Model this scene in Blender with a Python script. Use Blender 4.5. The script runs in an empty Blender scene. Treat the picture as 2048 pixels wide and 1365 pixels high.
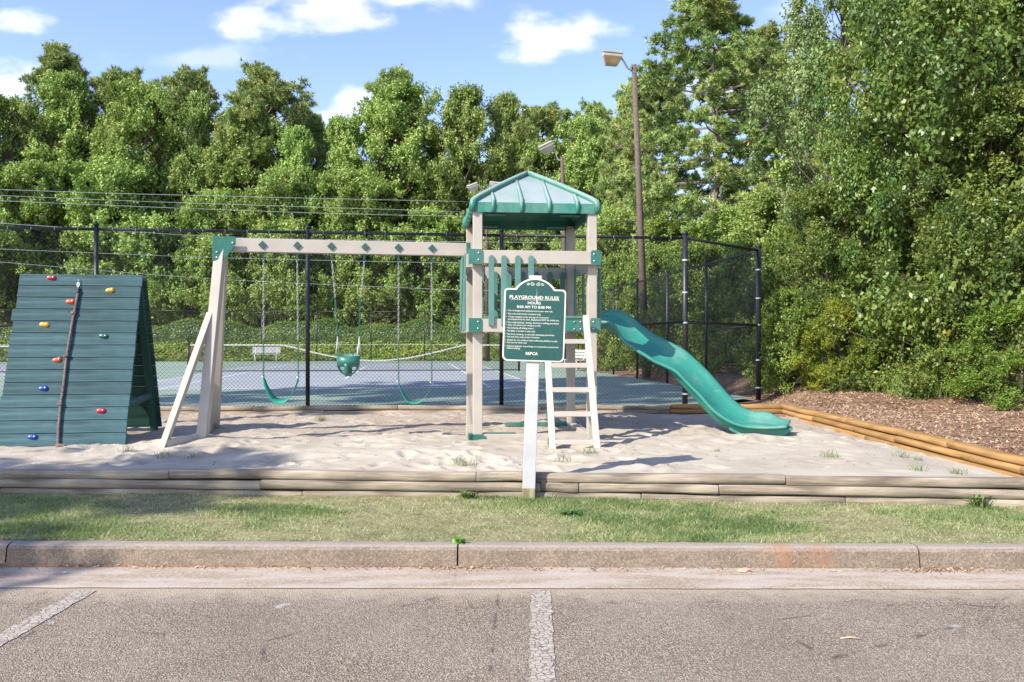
import bpy, bmesh, math, random
import numpy as np
from mathutils import Vector, Matrix

# ------------------------------------------------------------------ camera, sky, sun, exposure
F, CX, CY, CAMZ = 1690.0, 1024.0, 682.0, 1.6      # focal length in px of the 2048 px wide photograph, centre, lens height
sc = bpy.context.scene
cam_d = bpy.data.cameras.new('camera'); cam = bpy.data.objects.new('camera', cam_d)
sc.collection.objects.link(cam); sc.camera = cam
cam.location = (0, 0, CAMZ); cam.rotation_euler = (math.pi/2, 0, 0)
cam_d.sensor_width = 36; cam_d.lens = 36*F/2048; cam_d.clip_end = 1500; cam_d.clip_start = .05
SUN_EL = 39.0; SUN_AZ = 228.0                      # azimuth clockwise from +Y: behind the camera, to the left
world = bpy.data.worlds.new('World'); sc.world = world; world.use_nodes = True
SKY_STRENGTH = .15; SUN_STRENGTH = 3.4
sun_d = bpy.data.lights.new('sun', 'SUN'); sun = bpy.data.objects.new('sun', sun_d); sc.collection.objects.link(sun)
sun_d.energy = SUN_STRENGTH; sun_d.angle = math.radians(.5); sun_d.color = (1.0, .95, .86)
az, el = math.radians(SUN_AZ), math.radians(SUN_EL)
sdir = Vector((math.sin(az)*math.cos(el), math.cos(az)*math.cos(el), math.sin(el)))
sun.rotation_euler = sdir.to_track_quat('Z', 'Y').to_euler(); sun.location = (-20, -12, 25)
vs = sc.view_settings; vs.view_transform = 'Standard'; vs.look = 'None'; vs.exposure = 1.27; vs.gamma = 1.0; vs.use_curve_mapping = False
sc.render.engine = 'CYCLES'
cy = sc.cycles; cy.max_bounces = 9; cy.diffuse_bounces = 6; cy.glossy_bounces = 2; cy.transmission_bounces = 6; cy.transparent_max_bounces = 8
cy.caustics_reflective = False; cy.caustics_refractive = False

def world_nodes():
    nt = world.node_tree; nt.nodes.clear(); N = nt.nodes.new; L = nt.links.new
    out = N('ShaderNodeOutputWorld'); bg = N('ShaderNodeBackground'); sky = N('ShaderNodeTexSky')
    sky.sky_type = 'NISHITA'; sky.sun_disc = False; sky.sun_elevation = el; sky.sun_rotation = az
    sky.altitude = 250; sky.air_density = 1.0; sky.dust_density = .6; sky.ozone_density = 2.2
    bg.inputs['Strength'].default_value = SKY_STRENGTH
    tc = N('ShaderNodeTexCoord'); sep = N('ShaderNodeSeparateXYZ'); L(tc.outputs['Generated'], sep.inputs[0])
    def m(op, a, b=None, clamp=False):
        n = N('ShaderNodeMath'); n.operation = op; n.use_clamp = clamp
        for i, v in enumerate((a, b)):
            if v is None: continue
            if isinstance(v, (int, float)): n.inputs[i].default_value = v
            else: L(v, n.inputs[i])
        return n.outputs[0]
    ya = m('MAXIMUM', m('ABSOLUTE', sep.outputs['Y']), .02)
    px = m('DIVIDE', sep.outputs['X'], ya); pz = m('DIVIDE', sep.outputs['Z'], ya)
    cmb = N('ShaderNodeCombineXYZ'); L(px, cmb.inputs[0]); L(pz, cmb.inputs[1])
    nz = N('ShaderNodeTexNoise'); nz.inputs['Scale'].default_value = 13; nz.inputs['Detail'].default_value = 7; nz.inputs['Roughness'].default_value = .55
    mp = N('ShaderNodeMapping'); mp.inputs['Scale'].default_value = (1, 1.8, 1); L(cmb.outputs[0], mp.inputs[0]); L(mp.outputs[0], nz.inputs['Vector'])
    nn = m('SUBTRACT', nz.outputs['Fac'], .5)
    total = None
    #            px   py   rx   ry  thickness
    for (cx_, cy_, rx, ry, k) in ((30, 42, 95, 42, 1), (640, 8, 190, 75, 1.1), (800, -25, 170, 60, 1.1), (520, 38, 120, 45, .9), (1085, 72, 165, 55, 1.05),
                                  (1170, 55, 60, 35, .8), (410, 120, 200, 38, .45), (20, 172, 110, 60, 1), (715, 205, 60, 42, .9), (680, 245, 90, 30, .9),
                                  (1490, 110, 130, 60, .8), (1450, 170, 90, 70, .9), (1600, 40, 90, 60, .5), (300, -160, 260, 70, .9), (1750, -190, 300, 90, 1),
                                  (-420, 60, 240, 80, 1), (-330, 330, 260, 60, .8), (2450, 40, 280, 90, 1), (2600, 380, 300, 70, .8), (1100, -380, 330, 110, 1)):
        a = (cx_-CX)/F; b = (CY-cy_)/F
        dx = m('DIVIDE', m('SUBTRACT', px, a), rx/F); dz = m('DIVIDE', m('SUBTRACT', pz, b), ry/F)
        r = m('SQRT', m('ADD', m('MULTIPLY', dx, dx), m('MULTIPLY', dz, dz)))
        v = m('MULTIPLY', m('SUBTRACT', 1.0, r), 1.0)
        v = m('ADD', v, m('MULTIPLY', nn, 2.6))
        v = m('MULTIPLY', v, 1.25, True)
        v = m('MULTIPLY', v, min(1, k))
        # keep soft lobes local
        v = m('MULTIPLY', v, m('SUBTRACT', 1.9, r, True))
        total = v if total is None else m('MAXIMUM', total, v)
    ss = N('ShaderNodeMapRange'); ss.interpolation_type = 'SMOOTHSTEP'; L(total, ss.inputs[0])
    hsv = N('ShaderNodeHueSaturation'); hsv.inputs['Saturation'].default_value = 1.04; hsv.inputs['Hue'].default_value = .518; hsv.inputs['Value'].default_value = .9
    L(sky.outputs[0], hsv.inputs['Color'])
    mx = N('ShaderNodeMix'); mx.data_type = 'RGBA'; mx.inputs['B'].default_value = (3.5, 3.6, 3.95, 1)
    fac = m('MULTIPLY', ss.outputs[0], .8)
    L(fac, mx.inputs['Factor']); L(hsv.outputs[0], mx.inputs['A']); L(mx.outputs['Result'], bg.inputs['Color']); L(bg.outputs[0], out.inputs[0])
world_nodes()

# ------------------------------------------------------------------ helpers
rnd = random.Random(7)
COL = sc.collection
def pt(px, py, d): return Vector(((px-CX)/F*d, d, CAMZ-(py-CY)/F*d))
def gx(px, d): return (px-CX)/F*d
YAW = math.radians(6.9); UX, UY = math.cos(YAW), math.sin(YAW)
def uv(u, v, z=0): return Vector((u*UX - v*UY, u*UY + v*UX, z))
def to_uv(x, y): return x*UX + y*UY, -x*UY + y*UX

def tag(o, label=None, cat=None, group=None, kind=None):
    if label: o['label'] = label
    if cat: o['category'] = cat
    if group: o['group'] = group
    if kind: o['kind'] = kind
    return o
def empty(name, loc=(0, 0, 0), rz=0, label=None, cat=None, group=None, kind=None):
    o = bpy.data.objects.new(name, None); COL.objects.link(o); o.location = loc; o.rotation_euler = (0, 0, rz); o.empty_display_size = .2
    return tag(o, label, cat, group, kind)
def link(name, me, mat=None, parent=None, matrix=None, smooth=None, bevel=0):
    o = bpy.data.objects.new(name, me); COL.objects.link(o)
    if mat is not None and not me.materials: me.materials.append(mat)
    if parent is not None:
        o.parent = parent
    if matrix is not None: o.matrix_basis = matrix
    if smooth: me.shade_smooth() if hasattr(me, 'shade_smooth') else None
    if bevel:
        b = o.modifiers.new('b', 'BEVEL'); b.width = bevel; b.segments = 2; b.limit_method = 'ANGLE'
        b.angle_limit = math.radians(40)
    return o
class MB:
    def __init__(s): s.v = []; s.f = []
    def add(s, vs, fs):
        n = len(s.v); s.v += [tuple(v) for v in vs]; s.f += [tuple(i+n for i in f) for f in fs]; return s
    def box(s, x0, x1, y0, y1, z0, z1, M=None):
        vs = [Vector(p) for p in ((x0,y0,z0),(x1,y0,z0),(x1,y1,z0),(x0,y1,z0),(x0,y0,z1),(x1,y0,z1),(x1,y1,z1),(x0,y1,z1))]
        if M is not None: vs = [M @ v for v in vs]
        return s.add(vs, [(0,3,2,1),(4,5,6,7),(0,1,5,4),(1,2,6,5),(2,3,7,6),(3,0,4,7)])
    def tube(s, pts, rs, n=8, cap=True, closed=False):
        pts = [Vector(p) for p in pts]; k = len(pts)
        if not hasattr(rs, '__len__'): rs = [rs]*k
        rings = []; ref = None
        for i, p in enumerate(pts):
            if closed: d = pts[(i+1) % k]-pts[i-1]
            else: d = pts[min(i+1, k-1)]-pts[max(i-1, 0)]
            d.normalize()
            if ref is None: ref = Vector((0, 0, 1)) if abs(d.z) < .9 else Vector((1, 0, 0))
            a = (ref - d*ref.dot(d));
            if a.length < 1e-4: a = d.orthogonal()
            a.normalize(); ref = a; b = d.cross(a)
            rings.append([p + (a*math.cos(2*math.pi*j/n) + b*math.sin(2*math.pi*j/n))*rs[i] for j in range(n)])
        vs = [q for r in rings for q in r]; fs = []
        for i in range(k if closed else k-1):
            i2 = (i+1) % k
            for j in range(n):
                j2 = (j+1) % n; fs.append((i*n+j, i*n+j2, i2*n+j2, i2*n+j))
        if cap and not closed: fs.append(tuple(range(n-1, -1, -1))); fs.append(tuple((k-1)*n+j for j in range(n)))
        return s.add(vs, fs)
    def prism(s, outline, z0, z1, M=None):          # outline in xy, extruded along z
        n = len(outline); vs = [Vector((x, y, z0)) for x, y in outline] + [Vector((x, y, z1)) for x, y in outline]
        if M is not None: vs = [M @ v for v in vs]
        return s.add(vs, [tuple(range(n-1, -1, -1)), tuple(range(n, 2*n))] + [(i, (i+1) % n, n+(i+1) % n, n+i) for i in range(n)])
    def mesh(s, name='mesh'):
        me = bpy.data.meshes.new(name); me.from_pydata(s.v, [], s.f); me.update(); return me
    def build(s, name, mat, parent=None, smooth=False, bevel=0, matrix=None):
        me = s.mesh(name); o = link(name, me, mat, parent, matrix, bevel=bevel)
        if smooth: me.polygons.foreach_set('use_smooth', [True]*len(me.polygons))
        return o
def npmesh(name, V, Fa, tone=None, smooth=False):   # V (n,3), Fa (m,k): fast mesh with an optional per-face tone
    me = bpy.data.meshes.new(name); k = Fa.shape[1]; m = len(Fa)
    me.vertices.add(len(V)); me.vertices.foreach_set('co', np.ascontiguousarray(V, dtype=np.float32).ravel())
    me.loops.add(m*k); me.loops.foreach_set('vertex_index', np.ascontiguousarray(Fa, dtype=np.int32).ravel())
    me.polygons.add(m); me.polygons.foreach_set('loop_start', np.arange(0, m*k, k, dtype=np.int32))
    if smooth: me.polygons.foreach_set('use_smooth', np.ones(m, dtype=bool))
    me.update(calc_edges=True)
    if tone is not None:
        a = me.attributes.new('tone', 'FLOAT', 'FACE'); a.data.foreach_set('value', np.ascontiguousarray(tone, dtype=np.float32))
    return me
def bar(name, p0, p1, w, h, mat, parent=None, up=(0, 0, 1), bevel=.004):
    """a board from p0 to p1; local X runs along it, w across, h along 'up'"""
    p0 = Vector(p0); p1 = Vector(p1); d = p1-p0; L = d.length; x = d.normalized(); upv = Vector(up)
    z = (upv - x*upv.dot(x)).normalized(); y = z.cross(x)
    M = Matrix(((x.x, y.x, z.x, p0.x), (x.y, y.y, z.y, p0.y), (x.z, y.z, z.z, p0.z), (0, 0, 0, 1)))
    if parent is not None: M = parent_inv(parent) @ M
    return MB().box(0, L, -w/2, w/2, -h/2, h/2).build(name, mat, parent, bevel=bevel, matrix=M)
def parent_inv(o):
    M = Matrix.Translation(o.location) @ Matrix.Rotation(o.rotation_euler.z, 4, 'Z')
    return M.inverted()
def adopt(o, parent):                                # parent an object built in world space
    o.parent = parent; o.matrix_basis = parent_inv(parent) @ o.matrix_basis; return o
def noise2(x, y, seed=0):
    r = np.random.RandomState(seed); T = r.rand(256, 256)
    xi = np.floor(x).astype(int); yi = np.floor(y).astype(int); fx = x-xi; fy = y-yi
    fx = fx*fx*(3-2*fx); fy = fy*fy*(3-2*fy); g = lambda a, b: T[a & 255, b & 255]
    return (g(xi, yi)*(1-fx)+g(xi+1, yi)*fx)*(1-fy) + (g(xi, yi+1)*(1-fx)+g(xi+1, yi+1)*fx)*fy
def fbm(x, y, seed=0, o=4):
    s = 0; a = .5
    for i in range(o): s = s + a*noise2(x*2**i, y*2**i, seed+i); a *= .5
    return s

# ------------------------------------------------------------------ materials
MATS = {}
def ramp(nt, fac, stops):
    r = nt.nodes.new('ShaderNodeValToRGB'); e = r.color_ramp.elements
    while len(e) < len(stops): e.new(.5)
    for i, (p, c) in enumerate(stops): e[i].position = p; e[i].color = (*c, 1)
    nt.links.new(fac, r.inputs[0]); return r.outputs[0]
def base_mat(name, rough=.6, spec=.5):
    m = bpy.data.materials.new(name); m.use_nodes = True; nt = m.node_tree; b = nt.nodes['Principled BSDF']
    b.inputs['Roughness'].default_value = rough; b.inputs['Specular IOR Level'].default_value = spec; MATS[name] = m
    return m, nt, b
def tex(nt, kind, scale, stretch=(1, 1, 1), coord='Object', detail=5, rough=.55, rot=None, **kw):
    tc = nt.nodes.new('ShaderNodeTexCoord'); mp = nt.nodes.new('ShaderNodeMapping'); mp.inputs['Scale'].default_value = stretch
    if rot: mp.inputs['Rotation'].default_value = rot
    nt.links.new(tc.outputs[coord], mp.inputs[0])
    t = nt.nodes.new('ShaderNodeTex'+kind); nt.links.new(mp.outputs[0], t.inputs['Vector'])
    t.inputs['Scale'].default_value = scale
    if kind == 'Noise': t.inputs['Detail'].default_value = detail; t.inputs['Roughness'].default_value = rough; return t.outputs['Fac']
    if kind == 'Voronoi':
        if 'feature' in kw: t.feature = kw['feature']
        return t
    return t
def mixc(nt, fac, a, b, mode='MIX'):
    m = nt.nodes.new('ShaderNodeMix'); m.data_type = 'RGBA'; m.blend_type = mode
    for k, v in (('Factor', fac), ('A', a), ('B', b)):
        if isinstance(v, (int, float)): m.inputs[k].default_value = v
        elif isinstance(v, tuple): m.inputs[k].default_value = (*v, 1)
        else: nt.links.new(v, m.inputs[k])
    return m.outputs['Result']
def bump(nt, b, h, strength=.3, dist=.01, prev=None):
    n = nt.nodes.new('ShaderNodeBump'); n.inputs['Strength'].default_value = strength; n.inputs['Distance'].default_value = dist
    nt.links.new(h, n.inputs['Height'])
    if prev is not None: nt.links.new(prev, n.inputs['Normal'])
    nt.links.new(n.outputs[0], b.inputs['Normal']); return n.outputs[0]
def mr(nt, v, a, b, c=0, d=1):
    n = nt.nodes.new('ShaderNodeMapRange'); nt.links.new(v, n.inputs[0])
    for i, q in enumerate((a, b, c, d)): n.inputs[i+1].default_value = q
    return n.outputs[0]

def plastic(name, c, rough=.45, var=.12, bumpy=0, fade=None, wear=.0):
    m, nt, b = base_mat(name, rough)
    t = tex(nt, 'Noise', 3.5, detail=6)
    col = ramp(nt, t, [(.3, tuple(x*(1-var) for x in c)), (.7, tuple(min(1, x*(1+var)) for x in c))])
    if fade:                                        # chalky bloom on faces that look up
        g = nt.nodes.new('ShaderNodeNewGeometry'); s = nt.nodes.new('ShaderNodeSeparateXYZ'); nt.links.new(g.outputs['Normal'], s.inputs[0])
        t2 = tex(nt, 'Noise', 2.2, detail=4)
        f = nt.nodes.new('ShaderNodeMath'); f.operation = 'MULTIPLY'; nt.links.new(mr(nt, s.outputs['Z'], .3, .8), f.inputs[0]); nt.links.new(mr(nt, t2, .2, .7, .55, .95), f.inputs[1])
        col = mixc(nt, f.outputs[0], col, fade)
    tw = tex(nt, 'Noise', 1.3, (1, 1, .5), detail=8, rough=.7); col = mixc(nt, mr(nt, tw, .48, .75, 0, wear), col, (.40, .40, .36))
    sc1 = tex(nt, 'Noise', 18, (.25, 1, 3), detail=2); col = mixc(nt, mr(nt, sc1, .68, .74, 0, wear*.7), col, (.45, .45, .42)); nt.links.new(mr(nt, tw, .3, .7, rough-.08, rough+.18), b.inputs['Roughness'])
    t3 = tex(nt, 'Noise', 40, detail=3)
    col = mixc(nt, mr(nt, t3, .58, .75, 0, .18), col, (.32, .29, .24))
    nt.links.new(col, b.inputs['Base Color'])
    if bumpy: bump(nt, b, tex(nt, 'Noise', 60, detail=3), .25, bumpy)
    return m
def wood(name, c1, c2, c3=None, rough=.75, ring=14, along=.6, dirt=.3):
    m, nt, b = base_mat(name, rough, .25)
    oi = nt.nodes.new('ShaderNodeObjectInfo')
    g = tex(nt, 'Noise', ring, (along*.12, 1, 1), detail=7, rough=.65)
    w = tex(nt, 'Noise', 5, (.35, 1.3, 1.3), detail=4)
    col = ramp(nt, g, [(.3, c1), (.52, c2), (.72, c3 or c2)])
    col = mixc(nt, mr(nt, w, .45, .75, 0, dirt), col, tuple(x*.45 for x in c1))
    hv = nt.nodes.new('ShaderNodeHueSaturation'); nt.links.new(mr(nt, oi.outputs['Random'], 0, 1, .82, 1.16), hv.inputs['Value']); nt.links.new(col, hv.inputs['Color'])
    k = tex(nt, 'Voronoi', 2.6, (.6, 2.2, 2.2)); col = mixc(nt, mr(nt, k.outputs['Distance'], .03, .09, .65, 0), hv.outputs[0], tuple(x*.35 for x in c1))
    nt.links.new(col, b.inputs['Base Color'])
    bump(nt, b, g, .6, .006)
    return m
def leafmat(name, dark, mid, light, rough=.45, transl=.28, spec=.4, lowscale=.35, odd=None, huevar=.008, tcol=None):
    m, nt, b = base_mat(name, rough, spec)
    a = nt.nodes.new('ShaderNodeAttribute'); a.attribute_name = 'tone'
    low = tex(nt, 'Noise', lowscale, detail=2)
    s = nt.nodes.new('ShaderNodeMath'); s.operation = 'ADD'; nt.links.new(a.outputs['Fac'], s.inputs[0]); nt.links.new(mr(nt, low, .3, .7, -.22, .22), s.inputs[1])
    stops = [(0, dark), (.45, mid), (.85, light)]
    if odd: stops += [(.965, light), (.985, odd)]
    col = ramp(nt, s.outputs[0], stops)
    oi = nt.nodes.new('ShaderNodeObjectInfo'); hv = nt.nodes.new('ShaderNodeHueSaturation')
    nt.links.new(mr(nt, oi.outputs['Random'], 0, 1, .5-huevar, .5+huevar), hv.inputs['Hue']); nt.links.new(mr(nt, oi.outputs['Random'], 0, 1, .85, 1.15), hv.inputs['Value'])
    nt.links.new(col, hv.inputs['Color']); nt.links.new(hv.outputs[0], b.inputs['Base Color'])
    tr = nt.nodes.new('ShaderNodeBsdfTranslucent'); tcn = mixc(nt, .5, hv.outputs[0], tcol or (.25, .32, .03)); nt.links.new(tcn, tr.inputs['Color'])
    mx = nt.nodes.new('ShaderNodeMixShader'); mx.inputs[0].default_value = transl
    out = nt.nodes['Material Output']; nt.links.new(b.outputs[0], mx.inputs[1]); nt.links.new(tr.outputs[0], mx.inputs[2]); nt.links.new(mx.outputs[0], out.inputs[0])
    return m

VINYL = plastic('cream_vinyl', (.41, .362, .302), .45, .08, wear=.12)
VINYLSH = VINYL
GREENP = plastic('green_plastic', (.022, .135, .10), .38, .12, wear=.35)
GREENSLAT = plastic('speckled_green_board', (.085, .20, .165), .55, .18, .001)
ROOFM = plastic('roof_plastic', (.02, .175, .12), .42, .1, fade=(.30, .345, .345), wear=.35)
SLIDEM = plastic('slide_plastic', (.03, .215, .16), .36, .10, wear=.35)
BELTM = plastic('belt_rubber', (.015, .26, .16), .5, .1)
WHITEP = plastic('white_paint', (.45, .445, .435), .6, .12, wear=.2)
BLACKM = plastic('black_vinyl', (.014, .015, .019), .4, .2)
GALV = base_mat('galvanised_steel', .35)[0]; GALV.node_tree.nodes['Principled BSDF'].inputs['Metallic'].default_value = .8; GALV.node_tree.nodes['Principled BSDF'].inputs['Base Color'].default_value = (.62, .63, .65, 1)
CABLEM = plastic('cable_grey', (.5, .5, .48), .5)
TIMBER_OLD = wood('weathered_timber', (.15, .118, .082), (.35, .285, .21), (.52, .45, .355), .9, 34, .35, .75)
TIMBER_NEW = wood('new_treated_timber', (.19, .095, .03), (.36, .205, .075), (.47, .30, .135), .75, 30, .35, .45)
PLANKM = wood('blue_green_stained_plank', (.019, .050, .057), (.043, .099, .110), (.088, .16, .17), .7, 26, .5, .5)
PLANKB = wood('dark_green_stained_plank', (.012, .045, .035), (.022, .07, .055), (.035, .09, .07), .7, 18, .5, .35)
POLEM = wood('brown_pole', (.075, .052, .042), (.115, .085, .07), (.155, .12, .10), .8, 20, .3)
BARK = wood('bark', (.06, .045, .035), (.17, .135, .105), (.30, .25, .2), .95, 12, 1.5)
BARKP = wood('pine_bark', (.10, .07, .055), (.24, .19, .155), (.42, .37, .32), .95, 9, 2)

BROADM = leafmat('broadleaf_foliage', (0.112, 0.181, 0.042), (0.239, 0.337, 0.078), (0.426, 0.521, 0.157), .5, .32, .35)
BROADY = leafmat('yellowgreen_foliage', (0.121, 0.195, 0.042), (0.254, 0.369, 0.081), (0.445, 0.577, 0.163), .5, .34, .35, odd=(.42, .26, .08))
OAKM = leafmat('silvery_oak_foliage', (0.063, 0.114, 0.038), (0.154, 0.221, 0.063), (0.307, 0.375, 0.146), .5, .25, .4)
PINEM = leafmat('pine_needles', (0.114, 0.178, 0.058), (0.253, 0.343, 0.101), (0.483, 0.532, 0.169), .5, .15, .3, odd=(.30, .16, .05))
HOLLYM = leafmat('glossy_holly_leaves', (0.052, 0.099, 0.018), (0.110, 0.184, 0.032), (0.247, 0.306, 0.059), .43, .28, .5, lowscale=.5, odd=(.30, .26, .05))
SHRUBM = leafmat('shrub_leaves', (0.083, 0.133, 0.024), (0.176, 0.268, 0.044), (0.353, 0.432, 0.078), .42, .3, .4)
FERNM = leafmat('light_fine_foliage', (.09, .16, .02), (.17, .28, .04), (.27, .38, .07), .5, .35, .3)
YELM = leafmat('yellow_tipped_foliage', (0.075, 0.119, 0.012), (0.195, 0.230, 0.024), (0.360, 0.357, 0.036), .5, .3, .3)
HEDGEM = leafmat('hedge_leaves', (0.060, 0.115, 0.022), (0.150, 0.238, 0.043), (0.330, 0.418, 0.073), .4, .25, .4)
COVERM = leafmat('ground_cover_leaves', (0.084, 0.127, 0.021), (0.183, 0.270, 0.040), (0.319, 0.413, 0.067), .5, .3, .35, lowscale=.25, odd=(.36, .2, .10))
GRASSM = leafmat('grass_blades', (0.097, 0.162, 0.046), (0.217, 0.286, 0.103), (0.457, 0.459, 0.230), .6, .3, .25, lowscale=.9, huevar=0, tcol=(.3, .35, .1))
LITTERM = leafmat('dry_leaf_litter', (.17, .095, .052), (.38, .235, .14), (.60, .44, .29), .8, .1, .2, lowscale=.6, tcol=(.3, .2, .1))

def asphalt_mat():
    m, nt, b = base_mat('worn_asphalt', .9, .2)
    v = tex(nt, 'Voronoi', 125); v2 = tex(nt, 'Voronoi', 75)
    n = tex(nt, 'Noise', 1.1, detail=6); n2 = tex(nt, 'Noise', 7, detail=4)
    sepc = nt.nodes.new('ShaderNodeSeparateColor'); nt.links.new(v.outputs['Color'], sepc.inputs[0])
    stone = ramp(nt, sepc.outputs[0], [(0, (.23, .177, .12)), (.45, (.375, .30, .218)), (.8, (.48, .395, .30)), (1, (.64, .55, .43))])
    col = mixc(nt, mr(nt, v.outputs['Distance'], .28, .62), stone, (.12, .092, .068))
    sep2 = nt.nodes.new('ShaderNodeSeparateColor'); nt.links.new(v2.outputs['Color'], sep2.inputs[0])
    col = mixc(nt, mr(nt, sep2.outputs[1], .88, .92, 0, .3), col, (.47, .41, .34))
    col = mixc(nt, mr(nt, n, .35, .65, 0, .5), col, mixc(nt, .45, col, (.40, .345, .285)))
    col = mixc(nt, mr(nt, n2, .5, .72, 0, .3), col, (.17, .14, .115))
    big = tex(nt, 'Noise', .9, (1, .6, 1), detail=3); col = mixc(nt, mr(nt, big, .48, .62, 0, .38), col, mixc(nt, .65, col, (.17, .138, .108)))
    ck = tex(nt, 'Voronoi', .55, feature='DISTANCE_TO_EDGE'); wb = tex(nt, 'Noise', 6, detail=5); ca = nt.nodes.new('ShaderNodeMath'); ca.operation = 'MULTIPLY'; nt.links.new(mr(nt, ck.outputs['Distance'], .002, .007, .7, 0), ca.inputs[0]); nt.links.new(mr(nt, wb, .5, .6), ca.inputs[1]); col = mixc(nt, ca.outputs[0], col, (.07, .055, .045))
    sp = tex(nt, 'Noise', 2.6, detail=3); col = mixc(nt, mr(nt, sp, .685, .715, 0, .55), col, (.5, .47, .43))
    tc = nt.nodes.new('ShaderNodeTexCoord'); s = nt.nodes.new('ShaderNodeSeparateXYZ'); nt.links.new(tc.outputs['Object'], s.inputs[0])
    a = nt.nodes.new('ShaderNodeMath'); a.operation = 'ADD'; nt.links.new(s.outputs['Y'], a.inputs[0]); nt.links.new(mr(nt, n2, .3, .7, -.12, .12), a.inputs[1])
    col = mixc(nt, mr(nt, a.outputs[0], 5.15, 5.42, 0, .75), col, (.42, .34, .25))        # sandy silt along the gutter
    nt.links.new(col, b.inputs['Base Color'])
    hh = nt.nodes.new('ShaderNodeMath'); hh.operation = 'SUBTRACT'; hh.inputs[0].default_value = 1; nt.links.new(v.outputs['Distance'], hh.inputs[1])
    bump(nt, b, hh.outputs[0], .9, .006); return m
ASPH = asphalt_mat()
def concrete(name, c1, c2, stain, sand=0, bmp=.003):
    m, nt, b = base_mat(name, .9, .2)
    n = tex(nt, 'Noise', 2.3, detail=8, rough=.65); f = tex(nt, 'Noise', 45, detail=5, rough=.7); st = tex(nt, 'Noise', 1.6, (1, 1, .15), detail=6)
    col = ramp(nt, n, [(.32, c1), (.68, c2)])
    col = mixc(nt, mr(nt, f, .42, .6, 0, .55), col, tuple(x*.55 for x in c1))
    col = mixc(nt, mr(nt, st, .5, .7, 0, .6), col, stain)
    sp = tex(nt, 'Voronoi', 150); sc_ = nt.nodes.new('ShaderNodeSeparateColor'); nt.links.new(sp.outputs['Color'], sc_.inputs[0])
    col = mixc(nt, mr(nt, sc_.outputs[0], .75, .95, 0, .45), col, tuple(min(1, x*1.6) for x in c2))
    if sand:
        s1 = tex(nt, 'Noise', 3.1, (.5, 2.5, 1), detail=5); col = mixc(nt, mr(nt, s1, .42, .6, 0, sand), col, (.45, .39, .335))
    nt.links.new(col, b.inputs['Base Color']); bump(nt, b, f, .9, bmp); return m, nt, b, col
KERBM = concrete('aged_kerb_concrete', (.17, .13, .095), (.27, .21, .155), (.12, .088, .06), bmp=.006)[0]
GUTM = concrete('gutter_concrete', (.31, .24, .175), (.41, .33, .25), (.22, .165, .12), .6)[0]
def kerb_face():
    # vertical tops are lighter, faces brown, with two rust runs
    nt = KERBM.node_tree; b = nt.nodes['Principled BSDF']; src = b.inputs['Base Color'].links[0].from_socket
    g = nt.nodes.new('ShaderNodeNewGeometry'); s = nt.nodes.new('ShaderNodeSeparateXYZ'); nt.links.new(g.outputs['True Normal'], s.inputs[0])
    col = mixc(nt, mr(nt, s.outputs['Z'], .3, .9, 0, .5), src, (.38, .33, .285))
    p = nt.nodes.new('ShaderNodeSeparateXYZ'); nt.links.new(g.outputs['Position'], p.inputs[0])
    for x0, w in ((1.92, .09), (2.2, .10), (1.98, .3)):
        d = nt.nodes.new('ShaderNodeMath'); d.operation = 'SUBTRACT'; nt.links.new(p.outputs['X'], d.inputs[0]); d.inputs[1].default_value = x0
        a = nt.nodes.new('ShaderNodeMath'); a.operation = 'ABSOLUTE'; nt.links.new(d.outputs[0], a.inputs[0])
        nz = tex(nt, 'Noise', 9, (1, 1, .4), detail=4); f = nt.nodes.new('ShaderNodeMath'); f.operation = 'MULTIPLY'
        nt.links.new(mr(nt, a.outputs[0], w*.3, w, .34, 0), f.inputs[0]); nt.links.new(mr(nt, nz, .35, .65), f.inputs[1])
        col = mixc(nt, f.outputs[0], col, (.34, .14, .06))
    nt.links.new(col, b.inputs['Base Color'])
kerb_face()
def paint_mat():
    m, nt, b = base_mat('worn_line_paint', .85, .2)
    v = tex(nt, 'Voronoi', 26, feature='DISTANCE_TO_EDGE'); n = tex(nt, 'Noise', 20, detail=6, rough=.7)
    col = ramp(nt, n, [(.35, (.30, .25, .20)), (.6, (.43, .375, .31))])
    col = mixc(nt, mr(nt, v.outputs['Distance'], .015, .06, .9, 0), col, (.12, .10, .085)); nt.links.new(col, b.inputs['Base Color'])
    bump(nt, b, mr(nt, v.outputs['Distance'], 0, .08), .8, .004); return m
PAINTM = paint_mat()
def sand_mat():
    m, nt, b = base_mat('play_sand', .95, .1)
    n = tex(nt, 'Noise', 1.4, detail=7, rough=.6); g = tex(nt, 'Noise', 240, detail=2); n2 = tex(nt, 'Noise', .55, detail=3); n3 = tex(nt, 'Noise', 22, detail=6, rough=.7)
    col = ramp(nt, n, [(.3, (.34, .29, .225)), (.55, (.435, .383, .305)), (.8, (.47, .42, .345))])
    col = mixc(nt, mr(nt, g, .55, .75, 0, .3), col, (.34, .25, .18))
    tc = nt.nodes.new('ShaderNodeTexCoord'); s = nt.nodes.new('ShaderNodeSeparateXYZ'); nt.links.new(tc.outputs['Object'], s.inputs[0])
    a = nt.nodes.new('ShaderNodeMath'); a.operation = 'ADD'; nt.links.new(s.outputs['Y'], a.inputs[0]); nt.links.new(mr(nt, n2, .3, .7, -2.2, 2.2), a.inputs[1])
    f = nt.nodes.new('ShaderNodeMath'); f.operation = 'MULTIPLY'; nt.links.new(mr(nt, a.outputs[0], 10.8, 13.6, 0, .85), f.inputs[0]); nt.links.new(mr(nt, n3, .38, .58, .25, 1), f.inputs[1])
    col = mixc(nt, f.outputs[0], col, (.30, .225, .165))   # dirt and crumbled leaves toward the back
    nt.links.new(col, b.inputs['Base Color']); h = bump(nt, b, g, .5, .002); bump(nt, b, n3, .45, .02, h); return m
SANDM = sand_mat()
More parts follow.
